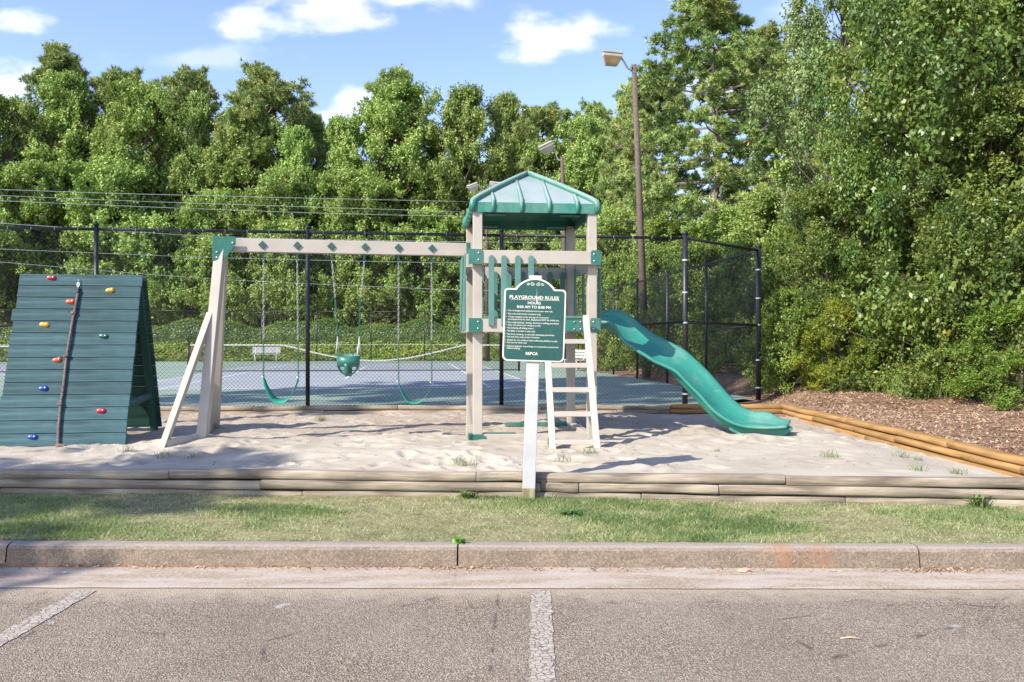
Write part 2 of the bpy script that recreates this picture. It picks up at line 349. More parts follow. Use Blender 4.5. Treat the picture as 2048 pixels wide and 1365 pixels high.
def ground_mat(name, stops, scale=2.5, bmp=.03):
    m, nt, b = base_mat(name, .95, .1)
    n = tex(nt, 'Noise', scale, detail=8, rough=.7); f = tex(nt, 'Noise', 30, detail=5, rough=.7)
    col = ramp(nt, n, stops); col = mixc(nt, mr(nt, f, .45, .65, 0, .5), col, tuple(x*.45 for x in stops[0][1]))
    nt.links.new(col, b.inputs['Base Color']); bump(nt, b, f, .8, bmp); return m
MULCHM = ground_mat('pine_straw_mulch', [(.3, (.17, .105, .068)), (.55, (.31, .205, .14)), (.75, (.44, .32, .23))])
VERGEM = ground_mat('thatch_soil', [(.3, (.15, .13, .065)), (.55, (.27, .25, .13)), (.75, (.38, .34, .21))], 5, .015)
def court_mat():
    m, nt, b = base_mat('acrylic_court', .7, .3)
    tc = nt.nodes.new('ShaderNodeTexCoord'); s = nt.nodes.new('ShaderNodeSeparateXYZ'); nt.links.new(tc.outputs['Object'], s.inputs[0])
    def M(op, a, c):
        n = nt.nodes.new('ShaderNodeMath'); n.operation = op
        for i, v in enumerate((a, c)):
            if isinstance(v, (int, float)): n.inputs[i].default_value = v
            else: nt.links.new(v, n.inputs[i])
        return n.outputs[0]
    # local x = u, y = v ; playing surfaces are blue, run-offs green
    blue = None
    vin = M('MULTIPLY', M('GREATER_THAN', s.outputs['Y'], 21.8), M('LESS_THAN', s.outputs['Y'], 45.6))
    for u0 in (-2.04, -19.4, -36.8):
        q = M('LESS_THAN', M('ABSOLUTE', M('SUBTRACT', s.outputs['X'], u0), 0), 5.485)
        blue = q if blue is None else M('MAXIMUM', blue, q)
    blue = M('MULTIPLY', blue, vin)
    n = tex(nt, 'Noise', .5, (1, 1, 1), detail=7, rough=.6); n2 = tex(nt, 'Noise', 14, detail=4)
    cb = ramp(nt, n, [(.3, (.25, .28, .30)), (.7, (.32, .34, .35))]); cg = ramp(nt, n, [(.3, (.165, .235, .18)), (.7, (.27, .33, .27))])
    col = mixc(nt, blue, cg, cb); col = mixc(nt, mr(nt, n2, .5, .75, 0, .25), col, (.3, .28, .25))
    nt.links.new(col, b.inputs['Base Color']); return m
COURTM = court_mat()
LINEM = plastic('court_line_paint', (.72, .73, .74), .7, .06)
def net_mat():
    m, nt, b = base_mat('tennis_netting', .7)
    b.inputs['Base Color'].default_value = (.02, .02, .022, 1)
    tc = nt.nodes.new('ShaderNodeTexCoord'); s = nt.nodes.new('ShaderNodeSeparateXYZ'); nt.links.new(tc.outputs['Object'], s.inputs[0])
    def cell(sock):
        a = nt.nodes.new('ShaderNodeMath'); a.operation = 'MULTIPLY'; a.inputs[1].default_value = 1/.045; nt.links.new(sock, a.inputs[0])
        f = nt.nodes.new('ShaderNodeMath'); f.operation = 'FRACT'; nt.links.new(a.outputs[0], f.inputs[0])
        l = nt.nodes.new('ShaderNodeMath'); l.operation = 'LESS_THAN'; l.inputs[1].default_value = .1; nt.links.new(f.outputs[0], l.inputs[0]); return l.outputs[0]
    mx = nt.nodes.new('ShaderNodeMath'); mx.operation = 'MAXIMUM'; nt.links.new(cell(s.outputs['X']), mx.inputs[0]); nt.links.new(cell(s.outputs['Z']), mx.inputs[1])
    nt.links.new(mx.outputs[0], b.inputs['Alpha']); return m
NETM = net_mat()
def flat(name, c, rough=.5):
    m, nt, b = base_mat(name, rough); b.inputs['Base Color'].default_value = (*c, 1); return m
SIGNG = plastic('sign_green', (.012, .075, .062), .4, .12)
SIGNC = plastic('sign_cream', (.72, .66, .56), .5, .06)
HOLD = {'red': plastic('hold_red', (.48, .012, .03), .45), 'yellow': plastic('hold_yellow', (.75, .36, .01), .45), 'orange': plastic('hold_orange', (.72, .10, .02), .45),
        'green': plastic('hold_green', (.01, .12, .06), .45), 'blue': plastic('hold_blue', (.008, .05, .33), .45)}
ROPEM = wood('brown_rope', (.07, .05, .045), (.17, .12, .11), (.30, .22, .20), .9, 60, 4)
LAMPM = plastic('lamp_housing', (.40, .37, .32), .6, .2); GLASSM = plastic('amber_lens', (.32, .23, .12), .2, .3); GREYLENS = plastic('grey_lens', (.35, .38, .42), .15, .3)

# ------------------------------------------------------------------ terrain and ground sheets
def sstep(a, b, x): t = np.clip((x-a)/(b-a), 0, 1); return t*t*(3-2*t)
def terrain(x, y):
    x = np.asarray(x, float); y = np.asarray(y, float)
    u = x*UX+y*UY; v = -x*UY+y*UX
    h = -.05 + .12*sstep(5.6, 6.3, y) + .04*sstep(6.4, 7.5, y) + .23*sstep(7.55, 8.1, y)
    m = sstep(4.75, 5.3, x)*sstep(7.6, 8.3, y)
    h = h + m*(np.clip(.028*(x-4.8), 0, .5)+np.clip(.022*(y-8), 0, .35) + .08*(fbm(x*.7, y*.7, 3)-.5))
    box = (x > -6.4)*(x < 4.98)*(y > 7.7)*(y < 14.3); h = np.where(box, .2, h)
    ct = (1-sstep(7.3, 8.4, u))*sstep(14.9, 15.4, v)*(1-sstep(51.5, 52, v)); h = h*(1-ct)+.33*ct
    h = np.where(v > 51.5, .36+1.25*sstep(51.6, 56.2, v)+np.clip((v-56)*.02, 0, 2.5), h)
    return h
xs = np.unique(np.concatenate([np.linspace(-400, -40, 19), np.linspace(-40, -9, 32), np.linspace(-9, 14, 116), np.linspace(14, 40, 27), np.linspace(40, 400, 19)]))
ys = np.unique(np.concatenate([np.linspace(-120, 4, 14), np.linspace(4, 20, 97), np.linspace(20, 70, 101), np.linspace(70, 700, 20)]))
Xg, Yg = np.meshgrid(xs, ys); Zg = terrain(Xg, Yg)
V = np.stack([Xg.ravel(), Yg.ravel(), Zg.ravel()], 1); nx = len(xs); I, J = np.meshgrid(np.arange(nx-1), np.arange(len(ys)-1)); a = (J*nx+I).ravel()
def gridmesh(name, V, nx, ny, mat, parent=None, kind='structure'):
    I, J = np.meshgrid(np.arange(nx-1), np.arange(ny-1)); a = (J*nx+I).ravel()
    me = npmesh(name, V, np.stack([a, a+1, a+1+nx, a+nx], 1), smooth=True); o = link(name, me, mat, parent)
    if kind: o['kind'] = kind
    return o
gridmesh('ground', V, nx, len(ys), MULCHM)
# parking lot (edge follows the gutter), slightly uneven
def kx(px, py_h): return None
def edge_y(x, yl, yr, xl, xr): return yl + (yr-yl)*(x-xl)/(xr-xl)
def y_asph(x): return edge_y(x, 5.46, 5.43, -3.3, 3.3)
def y_kerb(x): return edge_y(x, 6.0, 5.905, -3.6, 3.6)     # foot of the kerb face
def y_log(x): return np.interp(x, [-30, -4.74, -.3, 2.4, 4.4, 30], [8.8, 7.82, 7.66, 7.44, 7.25, 4.6])     # centre line of the front timbers
px_ = np.linspace(-30, 30, 61); V = []
for yy in np.linspace(0, 1, 40):
    for x in px_: V.append((x, -30+(y_asph(x)+.03+30)*yy, 0))
gridmesh('parking_lot', np.array(V), 61, 40, ASPH)
for (x0, x1, w) in ((.187, .143, .125), (-2.72, -2.745, .125)):
    V = []; n = 90
    for i in range(n):
        t = i/(n-1); y = 5.41+(.6-5.41)*t; x = x0+(x1-x0)*(5.41-y)/1.45
        V += [(x-w/2+.006*math.sin(i*5.1)+rnd.uniform(-.004, .004), y, .004), (x+w/2+rnd.uniform(-.006, .006)+.004*math.sin(i*3.3), y, .004)]
    gridmesh('parking_line', np.array(V), 2, n, PAINTM)
# gutter slabs and kerb stones
kerb = empty('kerb', (0, 5.95, 0), kind='structure'); gutter = empty('gutter', (0, 5.7, 0), kind='structure')
kj = [-30.1, -26.8, -23.4, -20.1, -16.8, -13.4, -10.1, -6.85, -3.60, -.385, 2.86, 6.2, 9.5, 12.8, 16.1, 19.4, 22.7, 26.0, 29.3]
for i in range(len(kj)-1):
    x0, x1 = kj[i]+.006, kj[i+1]-.006; prof = [(-.006, -.12), (0, .0), (.012, .06), (.022, .118), (.034, .138), (.055, .149), (.10, .152), (.165, .147), (.17, -.12)]
    k = 24; mb = MB(); vs = []
    for a_ in range(k+1):
        x = x0+(x1-x0)*a_/k
        for (dy, z) in prof: vs.append((x, y_kerb(x)+dy+rnd.uniform(-.002, .002), z+rnd.uniform(-.0015, .0015)))
    n = len(prof); fs = [(a_*n+j, (a_+1)*n+j, (a_+1)*n+j+1, a_*n+j+1) for a_ in range(k) for j in range(n-1)]
    fs += [tuple(range(n)), tuple(k*n+j for j in range(n-1, -1, -1))]; mb.add(vs, fs)
    o = mb.build('kerb_stone', KERBM); adopt(o, kerb)
    vs = [];
    for a_ in range(k+1):
        x = x0-.0055+(x1-x0+.011)*a_/k; ya, yk = y_asph(x), y_kerb(x)
        for t in (0, .04, .5, .96, 1): vs.append((x, ya+.003+(yk-.01-ya)*t+(rnd.uniform(-.006, .006) if t == 0 else 0), .006 if t == 0 else .009-.003*math.sin(t*3.1)))
    n = 5; o = MB().add(vs, [(a_*n+j, a_*n+n+j, a_*n+n+j+1, a_*n+j+1) for a_ in range(k) for j in range(n-1)]).build('gutter_slab', GUTM); adopt(o, gutter)
# verge: thatch sheet + blades
def verge_z(x, y):
    t = (y-6.1)/1.5; return .146+.055*t+.02*(fbm(x*1.3, y*1.3, 11)-.47)*np.clip(t*6, 0, 1)
nxv, nyv = 300, 40; V = []
xv = np.linspace(-14, 14, nxv)
Vx, T = np.meshgrid(xv, np.linspace(0, 1, nyv)); y0 = y_kerb(Vx)+.165; y1 = y_log(Vx)-.02; Vy = y0+(y1-y0)*T
V = np.stack([Vx.ravel(), Vy.ravel(), verge_z(Vx, Vy).ravel()], 1); gridmesh('verge', V, nxv, nyv, VERGEM)

def leaves(P, Nrm, L, W, rs, fold=.25, D=None, lvar=.3):
    """one folded 4-gon per leaf: P centres, Nrm normals; D optional leaf directions"""
    n = len(P); Nrm = Nrm/np.linalg.norm(Nrm, axis=1, keepdims=True).clip(1e-6)
    if D is None: D = rs.normal(size=(n, 3))
    D = D-Nrm*np.sum(D*Nrm, 1, keepdims=True); D /= np.linalg.norm(D, axis=1, keepdims=True).clip(1e-6); S = np.cross(Nrm, D)
    l = L*(1+lvar*rs.uniform(-1, 1, (n, 1)))/2; w = W*(1+lvar*rs.uniform(-1, 1, (n, 1)))/2
    V = np.stack([P-D*l, P+S*w+Nrm*w*fold-D*l*.1, P+D*l, P-S*w+Nrm*w*fold-D*l*.1], 1).reshape(-1, 3)
    return V, np.arange(4*n).reshape(n, 4)
def blades(P, H, W, rs, lean=.6):
    n = len(P); a = rs.uniform(0, 6.283, n); b = rs.uniform(0, 6.283, n); h = H*rs.uniform(.5, 1.25, n)
    s = np.stack([np.cos(a), np.sin(a), 0*a], 1)*W/2; t = np.stack([np.cos(b)*lean*rs.uniform(.1, 1, n), np.sin(b)*lean*rs.uniform(.1, 1, n), np.ones(n)], 1)
    t /= np.linalg.norm(t, axis=1, keepdims=True); tip = P+t*h[:, None]
    return np.stack([P-s, P+s, tip], 1).reshape(-1, 3), np.arange(3*n).reshape(n, 3)
def grass():
    rs = np.random.RandomState(5); n = 240000
    x = rs.uniform(-6.2, 6.2, n); t = rs.rand(n); y = y_kerb(x)+.15+(y_log(x)-.05-y_kerb(x)-.15)*t
    dens = fbm(x*1.1, y*2.0, 21); keep = rs.rand(n) < np.clip((dens-.40)*6+.3, .16, 1); x, y = x[keep], y[keep]; n = len(x)
    z = verge_z(x, y); P = np.stack([x, y, z], 1); d = fbm(x*1.1, y*2.0, 21); cl = fbm(x*5, y*5, 31)
    H = .018+.020*np.clip((d-.40)*3, 0, 1)+.02*np.clip(cl-.45, 0, 1)*2 + .035*(rs.rand(n) < .03)
    V, Fa = blades(P, H, .006, rs, 2.4)
    tone = np.clip(.62-1.5*(d-.45)+rs.normal(0, .26, n)-.9*(cl-.47), .02, .98)
    o = link('grass', npmesh('grass', V, Fa, tone), GRASSM); tag(o, 'short patchy green and straw coloured lawn grass between kerb and timbers', 'grass', kind='stuff')
grass()

# sand
def sand_noise_setup():
    r = np.random.RandomState(3); L = []
    for i in range(420):
        L.append((r.uniform(-6.2, 4.8), r.uniform(7.9, 14.4), r.uniform(.06, .17), r.uniform(.018, .05), r.uniform(0, 3.14)))
    return L
DENTS = sand_noise_setup()
def sand_z(x, y, dents=True):
    x = np.asarray(x, float); y = np.asarray(y, float)
    smooth = sstep(.8, 2.6, x)*(1-sstep(9.5, 11.5, y)); dip = -.095*sstep(3.9, 4.85, x)*(1-sstep(12.5, 14.2, y)*.6)-.05*sstep(13.7, 14.4, y)*sstep(1.5, 3, x)
    z = .375 + dip + (.06*(fbm(x*.9, y*1.2, 41)-.47)+.05*(fbm(x*3.2, y*4.0, 43, 4)-.47))*(1-.6*smooth)
    z = z + .09*np.exp(-(((x+3.7)/.5)**2+((y-10.1)/.4)**2)) + .05*np.exp(-(((x+3.9)/.4)**2+((y-11.6)/.4)**2)) + .05*np.exp(-(((x-2.9)/.6)**2+((y-10.55)/.25)**2)) + .03*np.exp(-(((x+.9)/1.2)**2+((y-9.3)/.5)**2))
    z = z - .06*np.exp(-(((x-.7)/.28)**2+((y-9.75)/.16)**2)) - .03*sstep(9, 7.7, y)*0
    if dents:
        for (cx_, cy_, r_, d_, a_) in DENTS:
            k = .4 if (cx_ > 1.5 and cy_ < 10) else 1
            ca, sa = math.cos(a_), math.sin(a_); dx = x-cx_; dy = y-cy_; q = ((dx*ca+dy*sa)/r_)**2+((dx*sa-dy*ca)/(r_*.55))**2
            z = z - k*.85*d_*np.exp(-q*1.2) + k*d_*.35*np.exp(-(np.sqrt(q)-1.5)**2*3)
    return z
xs_ = np.linspace(-12.5, 5.0, 520); ys_ = np.linspace(0, 1, 230)
SX, ST = np.meshgrid(xs_, ys_); SYY = (y_log(SX)+.03)+(14.55-(y_log(SX)+.03))*ST
V = np.stack([SX.ravel(), SYY.ravel(), sand_z(SX, SYY).ravel()], 1); gridmesh('sand', V, 520, 230, SANDM)
def sz(x, y): return float(sand_z(np.array([x]), np.array([y]))[0])

# tennis court
court = empty('tennis_court', (0, 0, .40), YAW, kind='structure')
cs = [(-60, 15.26), (5.15, 15.26), (7.2, 17.1), (7.2, 51.45), (-60, 51.45)]
MB().add([(u, v, 0) for u, v in cs], [tuple(range(5))]).build('court_slab', COURTM, court)
def cline(u0, v0, u1, v1, w=.055):
    if abs(u1-u0) > abs(v1-v0): q = (u0, u1, v0-w/2, v0+w/2)
    else: q = (u0-w/2, u0+w/2, v0, v1)
    MB().add([(q[0], q[2], .004), (q[1], q[2], .004), (q[1], q[3], .004), (q[0], q[3], .004)], [(0, 1, 2, 3)]).build('court_line', LINEM, court)
NV = 33.69
for u0 in (-2.04, -19.4):
    for s in (-1, 1):
        cline(u0-5.485+.06, NV+s*11.885, u0+5.485-.06, NV+s*11.885, .09)
        cline(u0+s*5.485, NV-11.9, u0+s*5.485, NV+11.9); cline(u0+s*4.115, NV-11.82, u0+s*4.115, NV+11.82)
        cline(u0-4.05, NV+s*6.4, u0+4.05, NV+s*6.4)
    cline(u0, NV-6.35, u0, NV+6.35)
def tennis_net(u0, label, droop):
    p = uv(u0, NV, .404); t = empty('tennis_net', p, YAW, label, 'tennis net')
    for s in (-1, 1):
        po = MB().tube([(s*6.4, 0, 0), (s*6.4, 0, 1.09)], .045, 10).build('post', BLACKM, t, True)
        MB().tube([(s*6.4, 0, 1.09), (s*6.4, 0, 1.12)], .055, 10).build('cap', BLACKM, po)
    MB().tube([(-6.4, 0, 1.05), (6.4, 0, 1.05)], .008, 5).build('cable', WHITEP, t)
    def top(x):
        if not droop: return 1.05-.12*(1-abs(x)/6.4)
        if x < -2.9: return 1.06
        if x > 4.4: return 1.05
        s_ = (x+2.9)/7.3; return 1.06-.62*math.sin(math.pi*min(1, s_*1.02))**1.1 if s_ < 1 else 1.05
    k = 72; xs = [-6.35+12.7*i/k for i in range(k+1)]
    MB().add([q for x in xs for q in ((x, -.006, top(x)-.04), (x, -.006, top(x)+.012), (x, .006, top(x)+.012), (x, .006, top(x)-.04))],
             [(4*i+j, 4*i+(j+1) % 4, 4*i+4+(j+1) % 4, 4*i+4+j) for i in range(k) for j in range(4)]).build('headband', WHITEP, t)
    MB().add([q for x in xs for q in ((x, 0, .03), (x, 0, top(x)-.05))], [(2*i, 2*i+1, 2*i+3, 2*i+2) for i in range(k)]).build('netting', NETM, t)
    MB().tube([(-6.4, 0, .04), (6.4, 0, .04)], .02, 5).build('bottom_band', BLACKM, t)
    MB().box(-.03, .03, -.012, .012, 0, 1.0).build('centre_strap', WHITEP, t)
tennis_net(-2.04, 'black tennis net with its white headband drooping in the middle, nearer to the playground tower', True)
tennis_net(-19.4, 'tennis net seen at the left edge past the climbing wall', False)

# ------------------------------------------------------------------ fences
def chain_link(name, p0, p1, z0, z1, s, r, parent, prism=True):
    d = Vector((p1[0]-p0[0], p1[1]-p0[1])); L = d.length; d /= L; nrm = np.array([-d.y, d.x, 0.0])
    nw = int(L/s)-1; nk = int((z1-z0)/s)
    i, k = np.meshgrid(np.arange(nw), np.arange(nk+1), indexing='ij'); a = (i+((k+i) % 2))*s*(L/((nw+1)*s))
    off = np.where((k+i) % 2 == 0, .0, 1.)*.4*r*2
    P = np.stack([p0[0]+a*d.x+nrm[0]*off, p0[1]+a*d.y+nrm[1]*off, z0+k*(z1-z0)/nk], -1)
    du = np.array([d.x, d.y, 0.0])
    if prism:
        offs = [du*r*1.1-nrm*r*.6, -du*r*1.1-nrm*r*.6, nrm*r*1.1]
    else: offs = [du*r*1.2, -du*r*1.2]
    m = len(offs); V = np.stack([P+o for o in offs], 2).reshape(-1, 3)
    A = ((i*(nk+1)+k)*m)[:, :-1].reshape(-1); B = A+m
    if prism: Fa = np.concatenate([np.stack([A+j, A+(j+1) % m, B+(j+1) % m, B+j], 1) for j in range(m)])
    else: Fa = np.stack([A, A+1, B+1, B], 1)
    o = link(name, npmesh(name, V, Fa), BLACKM); o['kind'] = 'stuff'; adopt(o, parent); return o
def tube_obj(name, pts, r, mat, parent, n=10, smooth=True):
    o = MB().tube(pts, r, n).build(name, mat, None, smooth); return adopt(o, parent)
ZT, ZB = 3.53, .44
fp = [(-14.2, 13.55)] + [tuple(uv(*to_uv(x, y))[:2]) for x, y in ((-10.65, 14.0), (-7.10, 14.43), (-3.59, 14.85), (-.19, 15.27), (3.21, 15.68))]
fence = empty('chain_link_fence', (-3.6, 14.85, .4), 0, 'tall black chain-link tennis court fence running behind the swings and tower', 'fence')
def fence_post(p, r, parent, zt=ZT+.05, bands=True):
    po = tube_obj('post', [(p[0], p[1], .36), (p[0], p[1], zt)], r, BLACKM, parent, 12)
    c = MB().tube([(p[0], p[1], zt), (p[0], p[1], zt+.03), (p[0], p[1], zt+.06)], [r*1.15, r*1.0, r*.35], 12).build('cap', BLACKM, None, True); adopt_child(c, po)
    if bands:
        for z in (.62, 1.2, 1.94, 2.5, 3.1): b_ = MB().tube([(p[0], p[1], z-.014), (p[0], p[1], z+.014)], r*1.12, 12).build('tension_band', GALV, None); adopt_child(b_, po)
    return po
def world_of(o):
    M = o.matrix_basis.copy(); p = o.parent
    while p is not None:
        M = (Matrix.Translation(p.location) @ p.rotation_euler.to_matrix().to_4x4() if p.type == 'EMPTY' else p.matrix_basis) @ M; p = p.parent
    return M
def adopt_child(c, po): c.parent = po; c.matrix_basis = world_of(po).inverted() @ c.matrix_basis; return c
for i, p in enumerate(fp): fence_post(p, .052 if i == 5 else .038, fence, bands=(i == 5))
for i in range(5):
    a, b_ = fp[i], fp[i+1]
    chain_link('chain_link', a, b_, ZB, ZT-.03, .035, .0022, fence)
    tube_obj('top_rail', [(a[0], a[1], ZT-.02), (b_[0], b_[1], ZT-.02)], .026, BLACKM, fence, 8)
    for t in np.linspace(.08, .92, 9):
        q = (a[0]+(b_[0]-a[0])*t, a[1]+(b_[1]-a[1])*t); 
        if i > 0: tube_obj('wire_tie', [(q[0], q[1]-.03, ZT-.045), (q[0], q[1]-.03, ZT+.005)], .004, GALV, fence, 4, False)
tube_obj('brace_rail', [(fp[4][0], fp[4][1]-.02, 1.74), (fp[5][0], fp[5][1]-.02, 1.96)], .024, BLACKM, fence, 8)
tube_obj('brace_rail', [(fp[1][0], fp[1][1]-.02, 1.76), (fp[2][0], fp[2][1]-.02, 1.93)], .024, BLACKM, fence, 8)
corner = (5.19, 17.8)
fence_ch = empty('chain_link_fence', (5.19, 17.8, .4), 0, 'short angled bay of black chain-link fence behind the foot of the slide', 'fence')
fence_post(corner, .055, fence_ch)
chain_link('chain_link', fp[5], corner, ZB, ZT-.03, .04, .0022, fence_ch)
tube_obj('top_rail', [(*fp[5], ZT-.02), (*corner, ZT-.02)], .028, BLACKM, fence_ch, 8); tube_obj('brace_rail', [(*fp[5], 1.95), (*corner, 1.93)], .026, BLACKM, fence_ch, 8)
cu, cv = to_uv(*corner)
fence_side = empty('chain_link_fence', (*corner, .4), 0, 'black chain-link fence running back along the right side of the tennis court', 'fence')
vv = [cv, 20.2, 23.4, 26.6, 29.8, 33, 36.2, 39.4, 42.6, 45.8, 51.45]
for i in range(len(vv)-1):
    a, b_ = uv(cu, vv[i]), uv(cu, vv[i+1])
    if i > 0: fence_post((a.x, a.y), .035, fence_side, bands=False)
    chain_link('chain_link', (a.x, a.y), (b_.x, b_.y), .44, ZT-.05, .05 if i < 3 else .07, .0023, fence_side, True)
    tube_obj('top_rail', [(a.x, a.y, ZT-.03), (b_.x, b_.y, ZT-.03)], .024, BLACKM, fence_side, 6)
    if i == 0: tube_obj('brace_rail', [(a.x, a.y, 1.93), (b_.x, b_.y, 1.86)], .024, BLACKM, fence_side, 6)
fence_far = empty('chain_link_fence', uv(-5, 51.5, .4), 0, 'far black chain-link fence at the back of the tennis court in front of the hedge', 'fence')
ff = [cu-3.2*i for i in range(0, 15)]
for i, u in enumerate(ff):
    a = uv(u, 51.5); fence_post((a.x, a.y), .035, fence_far, 3.4, bands=False)
    if i < len(ff)-1:
        b_ = uv(ff[i+1], 51.5); chain_link('chain_link', (b_.x, b_.y), (a.x, a.y), .42, 3.35, .08, .0024, fence_far, False)
        tube_obj('top_rail', [(a.x, a.y, 3.37), (b_.x, b_.y, 3.37)], .024, BLACKM, fence_far, 6)

# ------------------------------------------------------------------ timber edging
def timber(p0, p1, w, h, mat, parent, bow=.009):
    p0 = Vector(p0); p1 = Vector(p1); d = p1-p0; L = d.length; x = d.normalized(); z = (Vector((0, 0, 1))-x*x.z).normalized(); y = z.cross(x)
    prof = []
    for k in range(16):
        a = 2*math.pi*k/16; c, s = math.cos(a), math.sin(a)
        prof.append((w/2*math.copysign(abs(c)**.55, c), max(-h*.47, min(h*.47, h/2*1.08*math.copysign(abs(s)**.7, s)))))
    n = 16; k = max(6, int(L/.2)); mb = MB(); vs = []; ph = rnd.uniform(0, 6)
    for i in range(-1, k+2):
        t = min(1, max(0, i/k)); sc_ = .93 if i in (-1, k+1) else 1; xx = L*t+(-.0 if i > 0 else 0)
        if i == 0: xx += .008
        if i == k: xx -= .008
        by = bow*math.sin(t*5+ph); bz = bow*.6*math.sin(t*4+ph*2)
        for (a, b_) in prof: vs.append((xx, a*sc_+by+rnd.uniform(-.0012, .0012), b_*sc_+bz+rnd.uniform(-.0022, .0022)))
    m = k+3; fs = [(i*n+j, (i+1)*n+j, (i+1)*n+(j+1) % n, i*n+(j+1) % n) for i in range(m-1) for j in range(n)] + [tuple(range(n)), tuple((m-1)*n+j for j in range(n-1, -1, -1))]
    mb.add(vs, fs); M = Matrix(((x.x, y.x, z.x, p0.x), (x.y, y.y, z.y, p0.y), (x.z, y.z, z.z, p0.z), (0, 0, 0, 1)))
    o = mb.build('timber', mat, parent, True, matrix=parent_inv(parent) @ M); return o
e_front = empty('timber_edging', (0, 7.54, .2), 0, 'grey weathered round-sided timbers stacked along the front of the sand pit', 'timber edging')
def zlog(x): return 0.0
def front_course(joints, zc, dy, h=.086):
    for a_, b_ in zip(joints[:-1], joints[1:]):
        timber((a_+.003, y_log(a_)+dy, zc(a_)), (b_-.003, y_log(b_)+dy, zc(b_)), .125, h, TIMBER_OLD, e_front)
top_z = lambda x: .378
front_course([-12, -9.4, -6.3, -3.13, -.318, .205, 2.40, 5.2, 7.6, 10], lambda x: .378, 0)
front_course([-11, -8.1, -5.2, -2.28, .26, .60, 1.82, 4.4, 6.9, 9.8], lambda x: .292, -.012)
front_course([-10.4, -7.6, -4.7, -1.9, -.3, 1.15, 2.9, 5.6, 8.3], lambda x: .206, -.004)
e_back = empty('timber_edging', (-.7, 14.5, .3), 0, 'weathered timbers edging the back of the sand pit below the tall fence', 'timber edging')
for zc, js in ((.455, [-6.15, -4.4, -1.95, .5, 1.35, 2.72]), (.375, [-6.1, -3.2, -.7, 1.8, 2.72])):
    for a_, b_ in zip(js[:-1], js[1:]):
        timber((a_+.003, 14.35+.03*(a_+6), zc), (b_-.003, 14.35+.03*(b_+6), zc), .12, .083, TIMBER_OLD, e_back)
e_new = empty('timber_edging', (4.8, 12, .3), 0, 'new honey-yellow timbers edging the right side and back corner of the sand pit', 'timber edging')
for zc in (.465, .382, .30):
    timber((2.73, 14.62, zc), (4.66, 14.66, zc), .12, .083, TIMBER_NEW, e_new)
for k, (zc, js) in enumerate(((0, [0, .36, .72, 1]), (-.083, [0, .2, .56, .9, 1]), (-.166, [0, .45, 1]))):
    A = Vector((4.74, 14.72, .465+zc)); B = Vector((5.04, 7.45, .43+zc))
    for a_, b_ in zip(js[:-1], js[1:]): timber(A.lerp(B, a_+.0008)+Vector((-.02*k, 0, 0)), A.lerp(B, b_-.0008)+Vector((-.02*k, 0, 0)), .16, .083, TIMBER_NEW, e_new)
e_left = empty('timber_edging', (-6.3, 13.5, .3), 0, 'short weathered timber running forward at the back left corner beside the climbing wall', 'timber edging')
timber((-6.2, 14.25, .455), (-7.8, 12.6, .43), .12, .083, TIMBER_OLD, e_left); timber((-6.2, 14.25, .372), (-7.8, 12.6, .347), .12, .083, TIMBER_OLD, e_left)

# ------------------------------------------------------------------ climbing wall
WA = math.radians(8.5); WU = Vector((math.cos(WA), math.sin(WA), 0)); WB = Vector((-math.sin(WA), math.cos(WA), 0))
BR = Vector((-4.60, 10.05, .36)); WW = 1.445; RUN = .74; WH = 2.08
wallroot = empty('climbing_wall', BR-WU*WW/2+WB*RUN, WA, 'blue-green A-frame climbing wall with coloured holds at the left of the sand', 'climbing wall')
slope = (WB*RUN+Vector((0, 0, WH))); SL = slope.length; sl = slope.normalized(); wn = WU.cross(sl)   # wn points to camera side
if wn.y > 0: wn = -wn
NP = 14
for i in range(NP):
    a0 = SL*i/NP; a1 = SL*(i+1)/NP-.007; c = BR-WU*WW+sl*(a0+a1)/2
    dl, dr = rnd.uniform(-.012, .006), rnd.uniform(-.004, .006)
    bar('plank', c+WU*(dl if i != 10 else -.03), c+WU*(WW+dr), .036, a1-a0, PLANKM, wallroot, up=sl, bevel=.003)
slope2 = (WB*(RUN+.02)-Vector((0, 0, WH-.09))); sl2 = slope2.normalized(); SL2 = slope2.length; topr = BR-WU*WW+slope+WB*.05+Vector((0, 0, -.03))
for i in range(NP):
    a0 = SL2*i/NP; a1 = SL2*(i+1)/NP-.008; c = topr+sl2*(a0+a1)/2
    bar('back_plank', c, c+WU*(WW+.03), .022, a1-a0, PLANKB, wallroot, up=sl2, bevel=.003)
for k, s in enumerate((.06, WW/2, WW-.06)):
    b0 = BR-WU*(WW-s)
    bar('frame_leg', b0-wn*.052+sl*.02, b0-wn*.052+slope-sl*.05, .04, .075, PLANKB, wallroot, up=wn)
    q = topr+WU*s; bar('frame_leg', q-WB*.055+sl2*.04, q-WB*.055+sl2*(SL2+.06), .09 if k == 2 else .04, .075, PLANKB, wallroot, up=wn)
m0 = BR-WU*.05+Vector((0, 0, .47))+WB*.2; bar('cross_brace', m0, m0+WB*1.2+Vector((0, 0, .05)), .035, .09, PLANKM, wallroot)
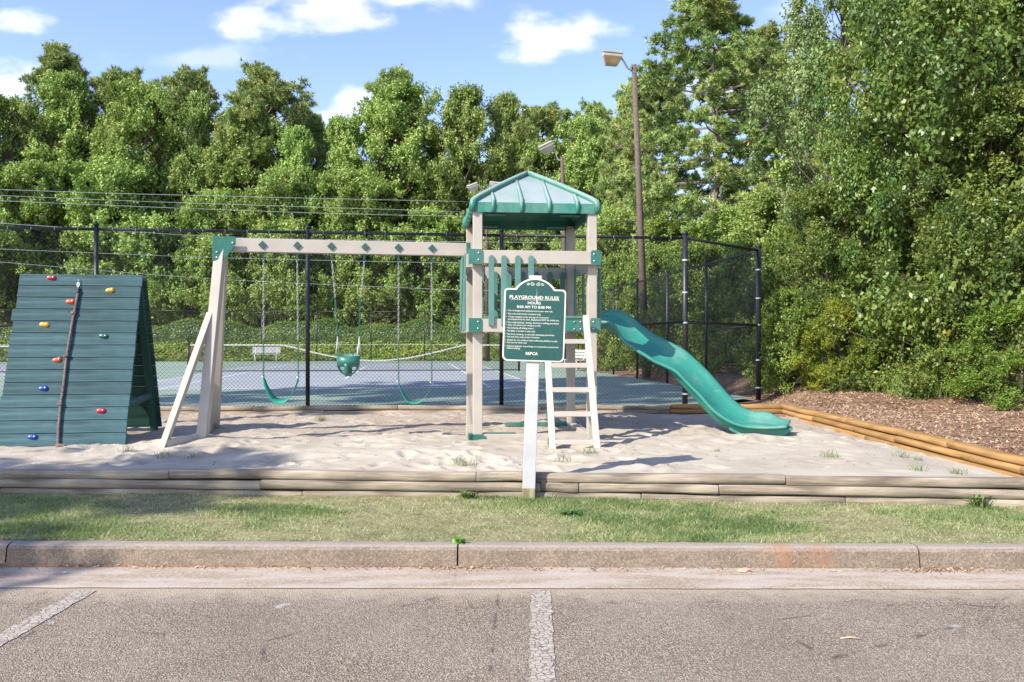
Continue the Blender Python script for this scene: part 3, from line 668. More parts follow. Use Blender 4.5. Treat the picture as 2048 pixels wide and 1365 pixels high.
# ray onto the wall front
def on_wall(px, py):
    o = Vector((0, 0, CAMZ)); d = Vector(((px-CX)/F, 1, -(py-CY)/F)); p0 = BR+wn*.012
    return o+d*((p0-o).dot(wn)/d.dot(wn))
def hold(px, py, colr, rot):
    c = on_wall(px, py); bm = bmesh.new(); bmesh.ops.create_icosphere(bm, subdivisions=3, radius=1)
    for v in bm.verts:
        x, y, z = v.co; w = .058*(1+.12*math.sin(3*x+rot*5)); hgt = .036*(1-.28*math.exp(-x*x*9)*(1 if y > 0 else .3))*(1+.12*math.sin(4*x+2*rot))
        v.co = (x*w, y*hgt, max(0, z)*.042*(1-.28*math.exp(-((abs(x)-.42)**2*30+y*y*18))))
    me = bpy.data.meshes.new('climbing_hold'); bm.to_mesh(me); bm.free(); me.polygons.foreach_set('use_smooth', [True]*len(me.polygons))
    X = (WU*math.cos(rot)+sl*math.sin(rot)); Y = (sl*math.cos(rot)-WU*math.sin(rot)); Z = wn
    M = Matrix(((X.x, Y.x, Z.x, c.x), (X.y, Y.y, Z.y, c.y), (X.z, Y.z, Z.z, c.z), (0, 0, 0, 1)))
    o = link('climbing_hold', me, HOLD[colr], wallroot, parent_inv(wallroot) @ M); o['label'] = colr+' climbing hold'
    for s in (-1, 1):
        MB().tube([(s*.026, 0, .026), (s*.026, 0, .0385)], .0075, 8).build('bolt', GALV, o)
for h in ((103, 556, 'red', 0), (220, 581, 'yellow', .1), (141, 603.5, 'orange', .05), (89, 649.5, 'yellow', -.1), (207, 672.5, 'green', -.05), (114.5, 720, 'orange', .15), (87, 777, 'blue', .05), (202, 821.5, 'red', 0), (65.5, 874, 'blue', 0)): hold(*h)
# rope
rope = empty('climbing_rope', on_wall(157, 560), 0, 'knotted brown rope clipped to the top of the climbing wall', 'rope')
rp = [on_wall(x, y)+wn*(.03+.004*math.sin(y)) for x, y in ((158, 576), (157, 590), (153, 612), (150, 628), (146.5, 645), (143, 668), (139, 692), (135, 715), (132, 740), (129.5, 765), (126, 790), (123, 812), (121, 835), (119, 858), (118, 878), (118.5, 893))]
rp += [Vector((rp[-1].x+.04, rp[-1].y-.05, sz(rp[-1].x, rp[-1].y)+.02)), Vector((rp[-1].x+.13, rp[-1].y-.08, sz(rp[-1].x, rp[-1].y-.08)+.02))]
def spline(pts, n):
    out = []; P = [pts[0]]+list(pts)+[pts[-1]]
    for i in range(1, len(P)-2):
        for k in range(n):
            t = k/n; a, b_, c, d = P[i-1], P[i], P[i+1], P[i+2]
            out.append(.5*((2*b_)+(c-a)*t+(2*a-5*b_+4*c-d)*t*t+(3*b_-a-3*c+d)*t**3))
    out.append(P[-2]); return out
def twisted(name, pts, r, strand, mat, parent, pitch=.055):
    pts = spline(pts, 14); mb = MB(); s = 0; L = [0]
    for i in range(1, len(pts)): s += (pts[i]-pts[i-1]).length; L.append(s)
    for k in range(3):
        q = []
        for i, p in enumerate(pts):
            d = (pts[min(i+1, len(pts)-1)]-pts[max(i-1, 0)]).normalized(); a = d.cross(Vector((0, 1, 0))).normalized(); b_ = d.cross(a); an = L[i]/pitch*6.283+k*2.094
            q.append(p+(a*math.cos(an)+b_*math.sin(an))*r)
        mb.tube(q, strand, 5)
    o = mb.build(name, mat, None, True); return adopt(o, parent)
twisted('cord', rp, .0085, .0095, ROPEM, rope)
for (x, y) in ((149, 628.5), (134.5, 714.5), (122, 811), (119, 893)):
    c = on_wall(x, y)+wn*.032; ring = [c+WU*.024*math.cos(a)+wn*.014*math.sin(a)+sl*.007*math.sin(2*a) for a in np.linspace(0, 5.6, 12)]
    mb = MB(); mb.tube(ring, .0125, 6); mb.tube([p+sl*.014-WU*.003 for p in ring], .011, 6); o = mb.build('knot', ROPEM, None, True); adopt(o, rope)
c = on_wall(158, 585)+wn*.03; tube_obj('black_tape', [c-sl*.02, c+sl*.03], .019, BLACKM, rope)
c = on_wall(158, 571)+wn*.03; mb = MB(); mb.tube([c+WU*.012*math.cos(a)+sl*.034*math.sin(a) for a in np.linspace(0, 6.28, 17)[:-1]], .0035, 6, closed=True)
adopt(mb.build('carabiner', GALV, None, True), rope)
c = on_wall(158.5, 562)+wn*.012; mb = MB(); mb.tube([c+wn*(.016+.014*math.cos(a))+sl*.014*math.sin(a) for a in np.linspace(0, 6.28, 13)[:-1]], .003, 6, closed=True); adopt(mb.build('eye_bolt', GALV, None, True), rope)

# ------------------------------------------------------------------ play tower
TY = math.radians(6.2); TU = Vector((math.cos(TY), math.sin(TY), 0)); TV = Vector((-math.sin(TY), math.cos(TY), 0)); UP = Vector((0, 0, 1))
FL = Vector((-.433, 10.604, 0)); TW = 1.455; TD = 1.50; PW = .115
FR = FL+TU*TW; RL = FL+TV*TD; RR = FR+TV*TD
tower = empty('play_tower', FL+TU*TW/2+TV*TD/2+UP*.38, TY, 'cream and green play tower with a ribbed green roof', 'play tower')
def tb(p, z): return Vector((p.x, p.y, z))
for p in (FL, FR, RL, RR):
    bar('post', tb(p, .30), tb(p, 3.26), PW, PW, VINYL, tower, up=TU, bevel=.006)
# horizontal beams
BH = .165; g = PW/2+.003
def hbeam(a, b_, z, name='beam', mat=None, w=.095, ext=.06):
    d = (b_-a).normalized(); return bar(name, tb(a, z)-d*ext, tb(b_, z)+d*ext, w, BH, mat or VINYL, tower)
zu, zl = 2.645, 1.795
off = PW/2+.05
hbeam(FL-TV*off, FR-TV*off, zu); hbeam(RL+TV*off, RR+TV*off, zu-.06)
hbeam(FL-TV*off, FL-TV*off+TU*.72, zl, ext=0)
bar('beam', tb(FL+TU*0, zl)-TV*off-TU*.06, tb(FL-TV*off, zl), .095, BH, VINYL, tower)
hbeam(RL+TV*off, RR+TV*off, zl)
for p, q, s in ((FL, RL, -1), (FR, RR, 1)):
    hbeam(p+TU*s*(off-.012), q+TU*s*(off-.012), zu-.03, w=.07, ext=-.06); hbeam(p+TU*s*(off-.012), q+TU*s*(off-.012), zl, w=.07, ext=-.06)
# deck
for i in range(11):
    a = FL+TV*(.0+.136*i); bar('deck_board', tb(a, 1.90)+TU*.07, tb(a, 1.90)+TU*(TW-.07), .128, .03, GREENP, tower)
bar('deck_fascia', tb(FL-TV*.03, zl)+TU*.73, tb(FL-TV*.03, zl)+TU*(TW-.07), .05, BH-.01, GREENP, tower)
for x in (.9, 1.02, 1.22, 1.3):
    for z in (-.045, .045):
        c = tb(FL-TV*.058+TU*x, zl+z); tube_obj('bolt', [c, c-TV*.01], .009, GALV, tower, 8)
# corner brackets with bolts
def bracket(c, w, h, sgn, bev=True):
    """plate on the front face, wrapping the corner; c = outer lower corner on the beam's front plane"""
    o1 = [(0, 0), (w, 0), (w+.012, h*.18), (w+.012, h*.82), (w, h), (0, h)]
    X = TU*sgn; M = Matrix(((X.x, 0, -TV.x, c.x), (X.y, 0, -TV.y, c.y), (X.z, 1, 0, c.z), (0, 0, 0, 1)))
    mb = MB().prism(o1, 0, .008, M)
    mb.prism([(0, 0), (-.008, 0), (-.008, h), (0, h)], -.16, .008, M)
    o = adopt(mb.build('corner_bracket', GREENP, None), tower)
    for z in (h*.28, h*.74):
        q = c+X*(w*.72)+UP*z; adopt_child(MB().tube([q-TV*.008, q-TV*.014, q-TV*.018], [.013, .012, .006], 8).build('bolt', GALV, None, True), o)
fy = off+.0475+.001
bracket(tb(FL-TV*fy-TU*.105, zu-BH/2-.01), .15, BH+.02, 1); bracket(tb(FR-TV*fy+TU*.075, zu-BH/2-.01), .105, BH+.02, -1)
bracket(tb(FL-TV*fy-TU*.105, zl-BH/2-.005), .14, BH+.012, 1); bracket(tb(FR-TV*(fy-.02)+TU*.075, zl-BH/2-.01), .11, BH+.02, -1)
# slats
def slat(p, z0, z1, nrm, w=.070, mat=None):
    """vertical board with chamfered top, centre p on the plane whose outward normal is nrm"""
    side = UP.cross(nrm).normalized(); h = z1-z0
    o1 = [(-w/2, .0), (w/2, 0), (w/2, h-.025), (w/2*.55, h), (-w/2*.55, h), (-w/2, h-.025)]
    M = Matrix(((side.x, 0, nrm.x, p.x), (side.y, 0, nrm.y, p.y), (0, 1, 0, z0), (0, 0, 0, 1)))
    o = MB().prism(o1, 0, .028, M).build('slat', mat or GREENSLAT, None, bevel=.003); return adopt(o, tower)
fpn = -TV
for px in (982.6, 1007.8, 1035.5, 1062):
    d = 10.42; p = FL-TV*(fy); t = ((px-CX)/F*p.y - p.x)/(TU.x-(px-CX)/F*TU.y); slat(p+TU*t, 1.79, 2.66, fpn)
for x in (.16, .36, .56, .76, .96, 1.16, 1.34): slat(RL+TV*(off-.082)+TU*x, 1.80, 2.60, TV)
for y in (.18, .38, .58, .78, .98, 1.18): slat(tb(FL-TU*(off+.026)+TV*(y+.06), 0), 1.74, 2.72, -TU)
for y in (.2, 1.3): slat(tb(FR+TU*(off+.026)+TV*y, 0), 1.80, 2.62, TU)
slat(tb(FR+TU*(off-.11)+TV*.12, 0), 1.92, 2.6, TU); slat(tb(FR+TU*(off-.11)+TV*1.2, 0), 1.92, 2.6, TU)
# base rails, feet
bar('ground_rail', tb(FL, .392)+TU*.05, tb(FR, .38)-TU*.05, .09, .09, VINYL, tower); bar('ground_rail', tb(FL, .37)+TV*.06, tb(RL, .36), .09, .09, VINYL, tower)
bar('ground_rail', tb(RL, .40)+TU*.5, tb(RR, .40)+TU*.1, .09, .05, GREENP, tower); bar('ground_rail', tb(FR, .38), tb(RR, .38), .09, .09, VINYL, tower)
MB_ = MB().box(-.11, .075, -.075, -.062, .30, .415).box(-.115, -.06, -.075, .2, .30, .42)
MB_.build('foot_bracket', GREENP, tower, matrix=parent_inv(tower) @ Matrix.Translation(tb(FL, .02)) @ Matrix.Rotation(TY, 4, 'Z'))
bar('foot_block', tb(FL-TU*.09+TV*.12, .40), tb(FL-TU*.09+TV*.12, .54), .06, .10, VINYL, tower, up=TU)
bar('green_rail', tb(FL+TU*.08-TV*.0, .445), tb(FL+TU*.48, .442), .05, .012, GREENP, tower)
# roof: pyramid with ribs
def roof():
    C = FL+TU*TW/2+TV*TD/2; hw = TW/2+.065; hd = TD/2+.07; ze, zl_, za = 3.335, 3.21, 3.85
    r = empty_part = None
    def P(x, y, z): return tb(C+TU*x+TV*y, z)
    corners = [(-hw, -hd), (hw, -hd), (hw, hd), (-hw, hd)]; mb = MB(); apex = P(0, 0, za)
    for i in range(4):
        (x0, y0), (x1, y1) = corners[i], corners[(i+1) % 4]
        n = 10; rows = []
        for a in range(n+1):
            t = a/n; z = ze+(za-ze)*t + .015*math.sin(math.pi*t)
            rows.append([P((x0+(x1-x0)*s)*(1-t), (y0+(y1-y0)*s)*(1-t), z) for s in np.linspace(0, 1, 9)])
        vs = [q for rr in rows for q in rr]; fs = [(a*9+b_, a*9+b_+1, (a+1)*9+b_+1, (a+1)*9+b_) for a in range(n) for b_ in range(8)]; mb.add(vs, fs)
        lo = .03; lip = [P(x0, y0, ze), P(x1, y1, ze), P(x1*1.012, y1*1.012, zl_), P(x0*1.012, y0*1.012, zl_), P(x1*.97, y1*.97, zl_), P(x0*.97, y0*.97, zl_), P(x1*.965, y1*.965, ze-.01), P(x0*.965, y0*.965, ze-.01), P(x0*.06, y0*.06, za-.03), P(x1*.06, y1*.06, za-.03)]
        mb.add(lip, [(0, 3, 2, 1), (3, 5, 4, 2), (5, 7, 6, 4), (7, 8, 9, 6)])
    o = adopt(mb.build('roof', ROOFM, None), tower)
    m = o.data; m.materials[0] = ROOFM
    # hip ridges
    for (x, y) in corners:
        pts = [P(x*1.0, y*1.0, zl_+.01), P(x*1.0, y*1.0, ze-.02), P(x*.985, y*.985, ze+.015)]+[P(x*(1-t), y*(1-t), ze+.02+(za-ze)*t+.012*math.sin(math.pi*t)) for t in (.1, .3, .5, .7, .9, .985)]
        adopt_child(MB().tube(pts, [.042, .045, .045]+[.04]*6, 10).build('hip_ridge', ROOFM, None, True), o)
    for i in range(4):
        (x0, y0), (x1, y1) = corners[i], corners[(i+1) % 4]
        for s in (.165, .39, .61, .835):
            tmax = (1-abs(2*s-1))-.07
            e = (x0+(x1-x0)*s, y0+(y1-y0)*s)           # rib runs from the eave straight up the slope (keeps its along-eave coordinate)
            mid = ((x0+x1)/2, (y0+y1)/2); al = (e[0]-mid[0], e[1]-mid[1])
            def Q(t, dz): return P(mid[0]*(1-t)+al[0], mid[1]*(1-t)+al[1], ze+(za-ze)*t+dz)
            pts = [P(e[0]*1.008, e[1]*1.008, zl_+.0), P(e[0]*1.008, e[1]*1.008, ze-.02), Q(.02, .012)]+[Q(tmax*k, .010) for k in (.3, .6, 1)]
            adopt_child(MB().tube(pts, [.026, .03, .03, .028, .027, .022], 8).build('rib', ROOFM, None, True), o)
    for (x, y) in corners:
        sx, sy = math.copysign(1, x), math.copysign(1, y)
        bar('roof_bracket', P(x-sx*.17, y-sy*.24, zl_+.015), P(x-sx*.44, y-sy*.24, zl_+.015), .12, .03, GREENP, tower)
roof()
# ladder
LB, RB = Vector((.468, 9.70, .33)), Vector((.975, 9.66, .33)); LT, RT = Vector((.415, 10.46, 1.90)), Vector((.915, 10.49, 1.90))
ladder = empty('ladder', (LB+RB)/2, TY, 'cream ladder with five steps leaning on the tower behind the rules sign', 'ladder')
for a, b_ in ((LB, LT), (RB, RT)): bar('side_rail', a, b_, .075, .10, VINYL, ladder, up=(0, 1, .3))
for py in (682.5, 730.5, 779.5, 828, 884):
    # step height from the photograph's row, at the rail's depth there
    t = .5
    for _ in range(20):
        p = RB.lerp(RT, t); yy = CY-(p.z-CAMZ)*F/p.y; t += (yy-py)*.0009
    a, b_ = LB.lerp(LT, t), RB.lerp(RT, t)
    if py < 700: pass
    st = bar('step', a+Vector((.03, 0, 0)), b_-Vector((.03, 0, 0)), .11, .055, VINYL, ladder)
    if py > 700:
        q = a+Vector((-.042, 0, 0)); o = MB().box(-.01, .01, -.035, .035, -.04, .04, Matrix.Translation(q)).build('step_plate', GREENP, None, bevel=.003); adopt(o, ladder)
# slide
def slide():
    far = [(1199, 628), (1215, 621.5), (1238, 622), (1264, 637), (1285, 655), (1311, 672.6), (1339, 686), (1367.6, 701.5), (1391, 721), (1414.5, 744), (1438, 770), (1461, 796), (1485, 815.6), (1508, 824), (1532, 825.5), (1548, 831), (1562, 838.5), (1581, 841)]
    near = [(1199, 642), (1216, 643), (1232, 652), (1247, 678), (1268, 694), (1290, 707), (1311, 720), (1336, 731), (1357, 743), (1379, 766), (1403, 790), (1428, 818), (1458, 839), (1487, 849.5), (1512, 852), (1533, 853), (1553, 852.5), (1574, 851)]
    S0, S1 = Vector((1.13, 11.72, 0)), Vector((3.62, 10.98, 0)); d = (S1-S0).normalized(); w = Vector((-d.y, d.x, 0))
    def hit(px, py, off_):
        o = Vector((0, 0, CAMZ)); r = Vector(((px-CX)/F, 1, -(py-CY)/F)); p0 = S0+w*off_
        return o+r*((p0-o).dot(w)/r.dot(w))
    Fp = spline([hit(x, y, .27) for x, y in far], 3); Np = spline([hit(x, y, -.27) for x, y in near], 3)
    m = min(len(Fp), len(Np)); rows = []
    for i in range(m):
        f, n = Fp[i], Np[i]; q = i/(m-1); dep = .115*(1-sst(.86, 1.0, q)*.75)*(.6+.4*sst(0, .1, q)); c = f.lerp(n, .5)
        j0, j1 = max(0, i-1), min(m-1, i+1); tn = ((Fp[j1]+Np[j1])-(Fp[j0]+Np[j0])).normalized(); ac = (n-f).normalized(); nn = tn.cross(ac).normalized()
        if nn.z > 0: nn = -nn         # nn points down / under the bed
        sec = [f-ac*.035+nn*.03, f-ac*.03+nn*.0, f, f+ac*.02+nn*.02]
        for s in (.10, .22, .38, .5, .62, .78, .90):
            prof = dep*(1-abs((s-.5)/.5)**3.2); sec.append(f.lerp(n, s)+nn*prof)
        sec += [n-ac*.02+nn*.02, n, n+ac*.03+nn*.0, n+ac*.035+nn*.03]
        rows.append(sec)
    k = len(rows[0]); vs = [p for r_ in rows for p in r_]; fs = [(a*k+b_, a*k+b_+1, (a+1)*k+b_+1, (a+1)*k+b_) for a in range(m-1) for b_ in range(k-1)]
    root = empty('slide', (2.4, 11.3, .38), 0, 'green wavy plastic slide coming down from the right side of the tower', 'slide')
    o = MB().add(vs, fs).build('slide_bed', SLIDEM, None, True); sm = o.modifiers.new('s', 'SOLIDIFY'); sm.thickness = .012; sm.offset = 0; adopt(o, root)
    # underside skirt, near side, from the lip down to the hollow back of the slide
    under = [(1201, 655), (1218, 662), (1234, 674), (1250, 688), (1268, 700), (1288, 711), (1311, 722), (1332, 737), (1351, 757), (1371, 779), (1394, 803), (1417, 828), (1438, 848), (1462, 857), (1480, 861), (1497, 863)]
    Up = spline([hit(x, y, -.17) for x, y in under], 3); U2 = [p+w*.34 for p in Up]; mb = MB(); M_ = len(Up)
    idx = [min(m-1, int(i*(m-7)/(M_-1))) for i in range(M_)]
    mb.add([q for i in range(M_) for q in (Np[idx[i]].lerp(Fp[idx[i]], .06)+Vector((0, 0, -.02)), Up[i], U2[i], Fp[idx[i]].lerp(Np[idx[i]], .06)+Vector((0, 0, -.02)))], [(4*i+j, 4*i+4+j, 4*i+5+j, 4*i+1+j) for i in range(M_-1) for j in range(3)])
    adopt(mb.build('underside', SLIDEM, None, True), root)
    # foot under the exit lip
    A = hit(1458, 856, -.2); pts = [(0, A.z-.03), (.18, A.z-.12), (.60, .33), (.66, .36), (.80, .475), (.3, .52), (0, A.z+.05)]
    Mx = Matrix(((d.x, 0, w.x, A.x), (d.y, 0, w.y, A.y), (0, 1, 0, 0), (0, 0, 0, 1)))
    adopt(MB().prism(pts, 0, .4, Mx).build('foot', SLIDEM, None, bevel=.02), root)
def sst(a, b_, x): t = max(0, min(1, (x-a)/(b_-a))); return t*t*(3-2*t)
slide()

# ------------------------------------------------------------------ swing set
B0 = Vector((-3.60, 10.30, 2.772)); B1 = Vector((-.545, 10.88, 2.772)); BU = (B1-B0).normalized(); BV = Vector((-BU.y, BU.x, 0))
swingset = empty('swing_frame', (-3.6, 10.6, .4), math.atan2(BU.y, BU.x), 'cream A-frame swing beam with braced legs fixed to the side of the tower', 'swing frame')
bar('beam', B0, B1, .10, .165, VINYL, swingset, bevel=.006)
legtop = B0+BU*.06+Vector((0, 0, -.09)); L1 = Vector((-3.68, 10.02, .36)); L2 = Vector((-4.10, 11.65, .36)); L3 = Vector((-3.995, 9.62, .33))
bar('leg', L1, legtop-BV*.055+Vector((0, 0, .10)), .115, .115, VINYL, swingset, up=(1, 0, .1), bevel=.006)
bar('leg', L2, legtop+BV*.06, .10, .115, VINYL, swingset, up=(1, 0, .1), bevel=.006)
mid = L1.lerp(legtop, .675)-BV*.06+Vector((-.05, 0, 0)); bar('brace', L3, mid, .07, .095, VINYL, swingset, up=(0, 1, 0))
bar('ground_brace', L3+Vector((.04, .03, .10)), L1+Vector((-.04, -.02, .10)), .05, .085, VINYL, swingset); bar('ground_brace', L1+Vector((-.05, .1, .08)), L2+Vector((0, -.1, .08)), .05, .085, VINYL, swingset)
# green corner plate
def plate(name, o1, c, X, Y, th, mat, parent, bolts=()):
    Z = X.cross(Y).normalized(); M = Matrix(((X.x, Y.x, Z.x, c.x), (X.y, Y.y, Z.y, c.y), (X.z, Y.z, Z.z, c.z), (0, 0, 0, 1)))
    o = adopt(MB().prism(o1, 0, th, M).build(name, mat, None, bevel=.002), parent)
    for bx, by in bolts:
        q = c+X*bx+Y*by+Z*th; adopt_child(MB().tube([q, q+Z*.008, q+Z*.012], [.012, .011, .005], 8).build('bolt', GALV, None, True), o)
    return o
pc = B0-BV*.118+UP*.09+BU*-.03
MB_ = plate('corner_plate', [(-.0, 0), (.27, 0), (.27, -.085), (.135, -.29), (0, -.29)], pc, BU, UP, .01, GREENP, swingset, ((.05, -.19), (.05, -.255), (.235, -.075)))
bar('corner_block', pc+UP*-.12+BV*.01+BU*.02, pc+UP*-.12+BV*.12+BU*.02, .05, .2, GREENP, swingset)
bar('end_bracket', B1-BU*.05-BV*.0515+UP*0, B1+BU*.005-BV*.0515, .01, .18, GREENP, swingset)
def beam_at(px):
    t = ((px-CX)/F*B0.y-B0.x)/(BU.x-(px-CX)/F*BU.y); return B0+BU*t
CAPM = plastic('dark_green_cap', (.02, .085, .065), .5, .1)
for px in (526, 595.5, 663, 730.5, 796.5, 863.5):
    c = beam_at(px)-BV*.05+UP*.005
    plate('diamond_cap', [(-.052, 0), (0, -.052), (.052, 0), (0, .052)], c-BV*0, BU, UP, .016, CAPM, swingset)
def chain(name, p0, p1, parent, mat, pitch=.036, r=.0033):
    p0 = Vector(p0); p1 = Vector(p1); d = p1-p0; L = d.length; n = max(2, int(L/pitch)); d.normalize(); a = d.cross(Vector((0, 1, 0))).normalized(); b_ = d.cross(a); mb = MB()
    for i in range(n):
        c = p0+d*(L*(i+.5)/n); s = a*.8+b_*.6 if i % 2 else b_*.8-a*.6
        mb.tube([c+d*(L/n*.66*math.cos(t))+s*.0095*math.sin(t) for t in np.linspace(0, 2*math.pi, 9)[:-1]], r, 4, closed=True)
    o = mb.build(name, mat, None, True); o['kind'] = 'stuff'; return adopt(o, parent)
def hanger(p, parent):
    o = MB().box(-.035, .035, -.03, .03, -.012, 0, Matrix.Translation(p)).box(-.014, .014, -.008, .008, -.06, -.01, Matrix.Translation(p)).build('hanger', GREENP, None); adopt(o, parent)
    c = p-UP*.075; adopt_child(MB().tube([c+BU*.015*math.cos(t)+UP*.022*math.sin(t) for t in np.linspace(0, 6.28, 11)[:-1]], .0045, 6, closed=True).build('hook', GREENP, None, True), o)
CHG = plastic('green_coated_chain', (.015, .12, .08), .45, .1)
GALVC = base_mat('bright_chain', .4)[0]; GALVC.node_tree.nodes['Principled BSDF'].inputs['Base Color'].default_value = (.42, .42, .41, 1); GALVC.node_tree.nodes['Principled BSDF'].inputs['Metallic'].default_value = .45
def belt_swing(pxs, bx, by, bottom, ysplit, label, tilt):
    tops = [beam_at(p)-UP*.083 for p in pxs]; d = (tops[0].y+tops[1].y)/2
    root = empty('belt_swing', (tops[0]+tops[1])/2, 0, label, 'swing', 'belt swings hanging from the beam')
    ends = []
    for t, x, y in zip(tops, bx, by):
        hanger(t, root); e = pt(x, y, t.y-.02); s0 = t-UP*.095; ms = pt((t.x/t.y*F+CX)*.5+x*.5, ysplit, t.y-.01)
        chain('chain', s0, ms, root, GALVC); chain('chain', ms, e, root, CHG, r=.0042); ends.append(e)
    a, b_ = ends; zb = pt(0, bottom, d).z; n = 22; mb = MB(); W = .13; vs = []
    for i in range(n+1):
        t = i/n; s = 2*t-1; p = a.lerp(b_, t); p.z = zb+(p.z-zb)*abs(s)**2.2 - .0
        p.x = a.x+(b_.x-a.x)*(.5+.5*math.copysign(abs(s)**.85, s)); wv = W*(.35+.65*(1-abs(s)**3)); dz = tilt*wv
        for q in (-1, 1):
            for th in (0, .008): vs.append((p.x+.02*q*tilt, p.y+q*wv/2, p.z+q*dz/2+th))
    fs = []
    for i in range(n):
        k = 4*i; fs += [(k, k+4, k+6, k+2), (k+1, k+3, k+7, k+5), (k, k+1, k+5, k+4), (k+2, k+6, k+7, k+3)]
    fs += [(0, 2, 3, 1), (4*n, 4*n+1, 4*n+3, 4*n+2)]
    adopt(mb.add(vs, fs).build('seat', BELTM, None, True), root)
    for e in ends:
        adopt(MB().tube([e+UP*.03+BU*.02, e+BU*.0-UP*.01, e+UP*.03-BU*.02], .005, 6).build('seat_shackle', GALV, None, True), root)
belt_swing((527, 594.5), (527, 597), (757, 758), 803, 682, 'green belt swing seat nearest the leaning legs', .35)
belt_swing((797, 863), (797, 863.5), (766, 768), 806, 682, 'green belt swing seat nearest the play tower', .12)
def bucket_swing():
    tops = [beam_at(p)-UP*.083 for p in (664, 728.5)]; root = empty('bucket_swing', (tops[0]+tops[1])/2, 0, 'green toddler bucket swing hanging between the two belt swings', 'swing')
    c = pt(696.5, 722, tops[0].y+.02); R = .145
    for t, xa, xb, s in zip(tops, (670, 721), (675.5, 718.5), (-1, 1)):
        hanger(t, root); a = pt(xa, 595, t.y); b_ = pt(xb, 673, t.y-.01)
        chain('chain', t-UP*.095, a, root, GALVC); chain('chain', a, b_, root, CHG, r=.0048)
        for q in (-.09, .09): tube_obj('strap', [b_, Vector((c.x+s*(R-.01), c.y+q, c.z+.09))], .007, WHITEP, root, 6)
    # band
    n = 40; mb = MB(); vs = []
    for i in range(n):
        a = 2*math.pi*i/n; ca, sa = math.cos(a), math.sin(a); h0, h1 = -.07, .055+.035*max(0, sa)+.012*abs(ca)
        for (r_, z) in ((R*.97, h0), (R, h1), (R-.012, h1), (R*.97-.012, h0)): vs.append((c.x+r_*ca, c.y+r_*.85*sa, c.z+z))
    fs = [(4*i+j, 4*i+(j+1) % 4, 4*((i+1) % n)+(j+1) % 4, 4*((i+1) % n)+j) for i in range(n) for j in range(4)]
    adopt(mb.add(vs, fs).build('band', GREENP, None, True), root)
    # leg straps: two side loops and front and back centre straps
    for (x0, x1, y0, y1, w0, w1) in ((-R+.01, R-.01, 0, 0, .10, .06), (0, 0, -R*.82, R*.82, .055, .07)):
        m_ = 16; vs = []; side = Vector((0, 1, 0)) if x0 else Vector((1, 0, 0))
        for i in range(m_+1):
            t = i/m_; s = 2*t-1; p = Vector((c.x+x0+(x1-x0)*(.5+.5*math.copysign(abs(s)**.6, s)), c.y+y0+(y1-y0)*(.5+.5*math.copysign(abs(s)**.6, s)), c.z-.03-.15*(1-abs(s)**2.4)))
            if x0: p.z = c.z-.03-.15*math.sqrt(max(0, 1-s*s)); p.x = c.x+(R-.01)*s
            w = w0*abs(s)+w1*(1-abs(s)); vs += [p-side*w/2, p+side*w/2]
        o = MB().add(vs, [(2*i, 2*i+1, 2*i+3, 2*i+2) for i in range(m_)]).build('seat_strap', GREENP, None, True); so = o.modifiers.new('s', 'SOLIDIFY'); so.thickness = .012; adopt(o, root)
bucket_swing()

# ------------------------------------------------------------------ sign
SP = Vector(((1057-CX)/F*7.49, 7.49, .205)); LEAN = math.radians(1.85)
sign = empty('rules_sign', SP, 0, 'green playground rules sign on a leaning white post in front of the tower', 'sign')
MS = Matrix.Rotation(LEAN, 4, 'Y')
ph_ = 2.05
def spost(name, x0, x1, y0, y1, z0, z1, mat, bevel=.004):
    return MB().box(x0, x1, y0, y1, z0, z1).build(name, mat, sign, bevel=bevel, matrix=MS.copy())
spost('post', -.056, .056, -.03, .06, .09, 1.975, WHITEP)
MOSSM = wood('mossy_post_foot', (.13, .11, .04), (.26, .23, .12), (.4, .38, .25), .9); bf = bar('post_foot', SP+Vector((0, .015, -.08)), SP+MS.to_3x3() @ Vector((0, .015, .09)), .113, .092, MOSSM, sign, up=(0, 1, 0))
# panel, local coordinates: x right, z up from the post base; panel centre
ZP = 1.215; PWd = .545; PH = .64
def panel_outline(inset):
    w = PWd/2-inset; h = PH-inset*2; r = .045-inset*.6; o = []
    def arc(cx_, cz, r_, a0, a1, n=6):
        for i in range(n+1): a = math.radians(a0+(a1-a0)*i/n); o.append((cx_+r_*math.cos(a), cz+r_*math.sin(a)))
    z0 = inset; arc(w-r, z0+r, r, -90, 0); arc(w-r*.7, z0+h-r*.7, r*.7, 0, 90)
    # arch
    hw = .175-inset*.85; rise = .093
    R_ = (hw*hw+rise*rise)/(2*rise); cz = z0+h+rise-R_; a1 = math.degrees(math.asin(hw/R_))
    o.append((hw+.008, z0+h)); arc(0, cz, R_, 90-a1, 90+a1, 18); o.append((-hw-.008, z0+h))
    arc(-w+r*.7, z0+h-r*.7, r*.7, 90, 180); arc(-w+r, z0+r, r, 180, 270); return o
XP = .0
MPn = MS @ Matrix(((1, 0, 0, XP), (0, 0, -1, -.034), (0, 1, 0, ZP), (0, 0, 0, 1)))
pan = MB().prism(panel_outline(0), 0, .012).build('sign_panel', SIGNC, sign, bevel=.0015, matrix=MPn)
MB().prism(panel_outline(.013), .0122, .0135).build('green_field', SIGNG, pan)
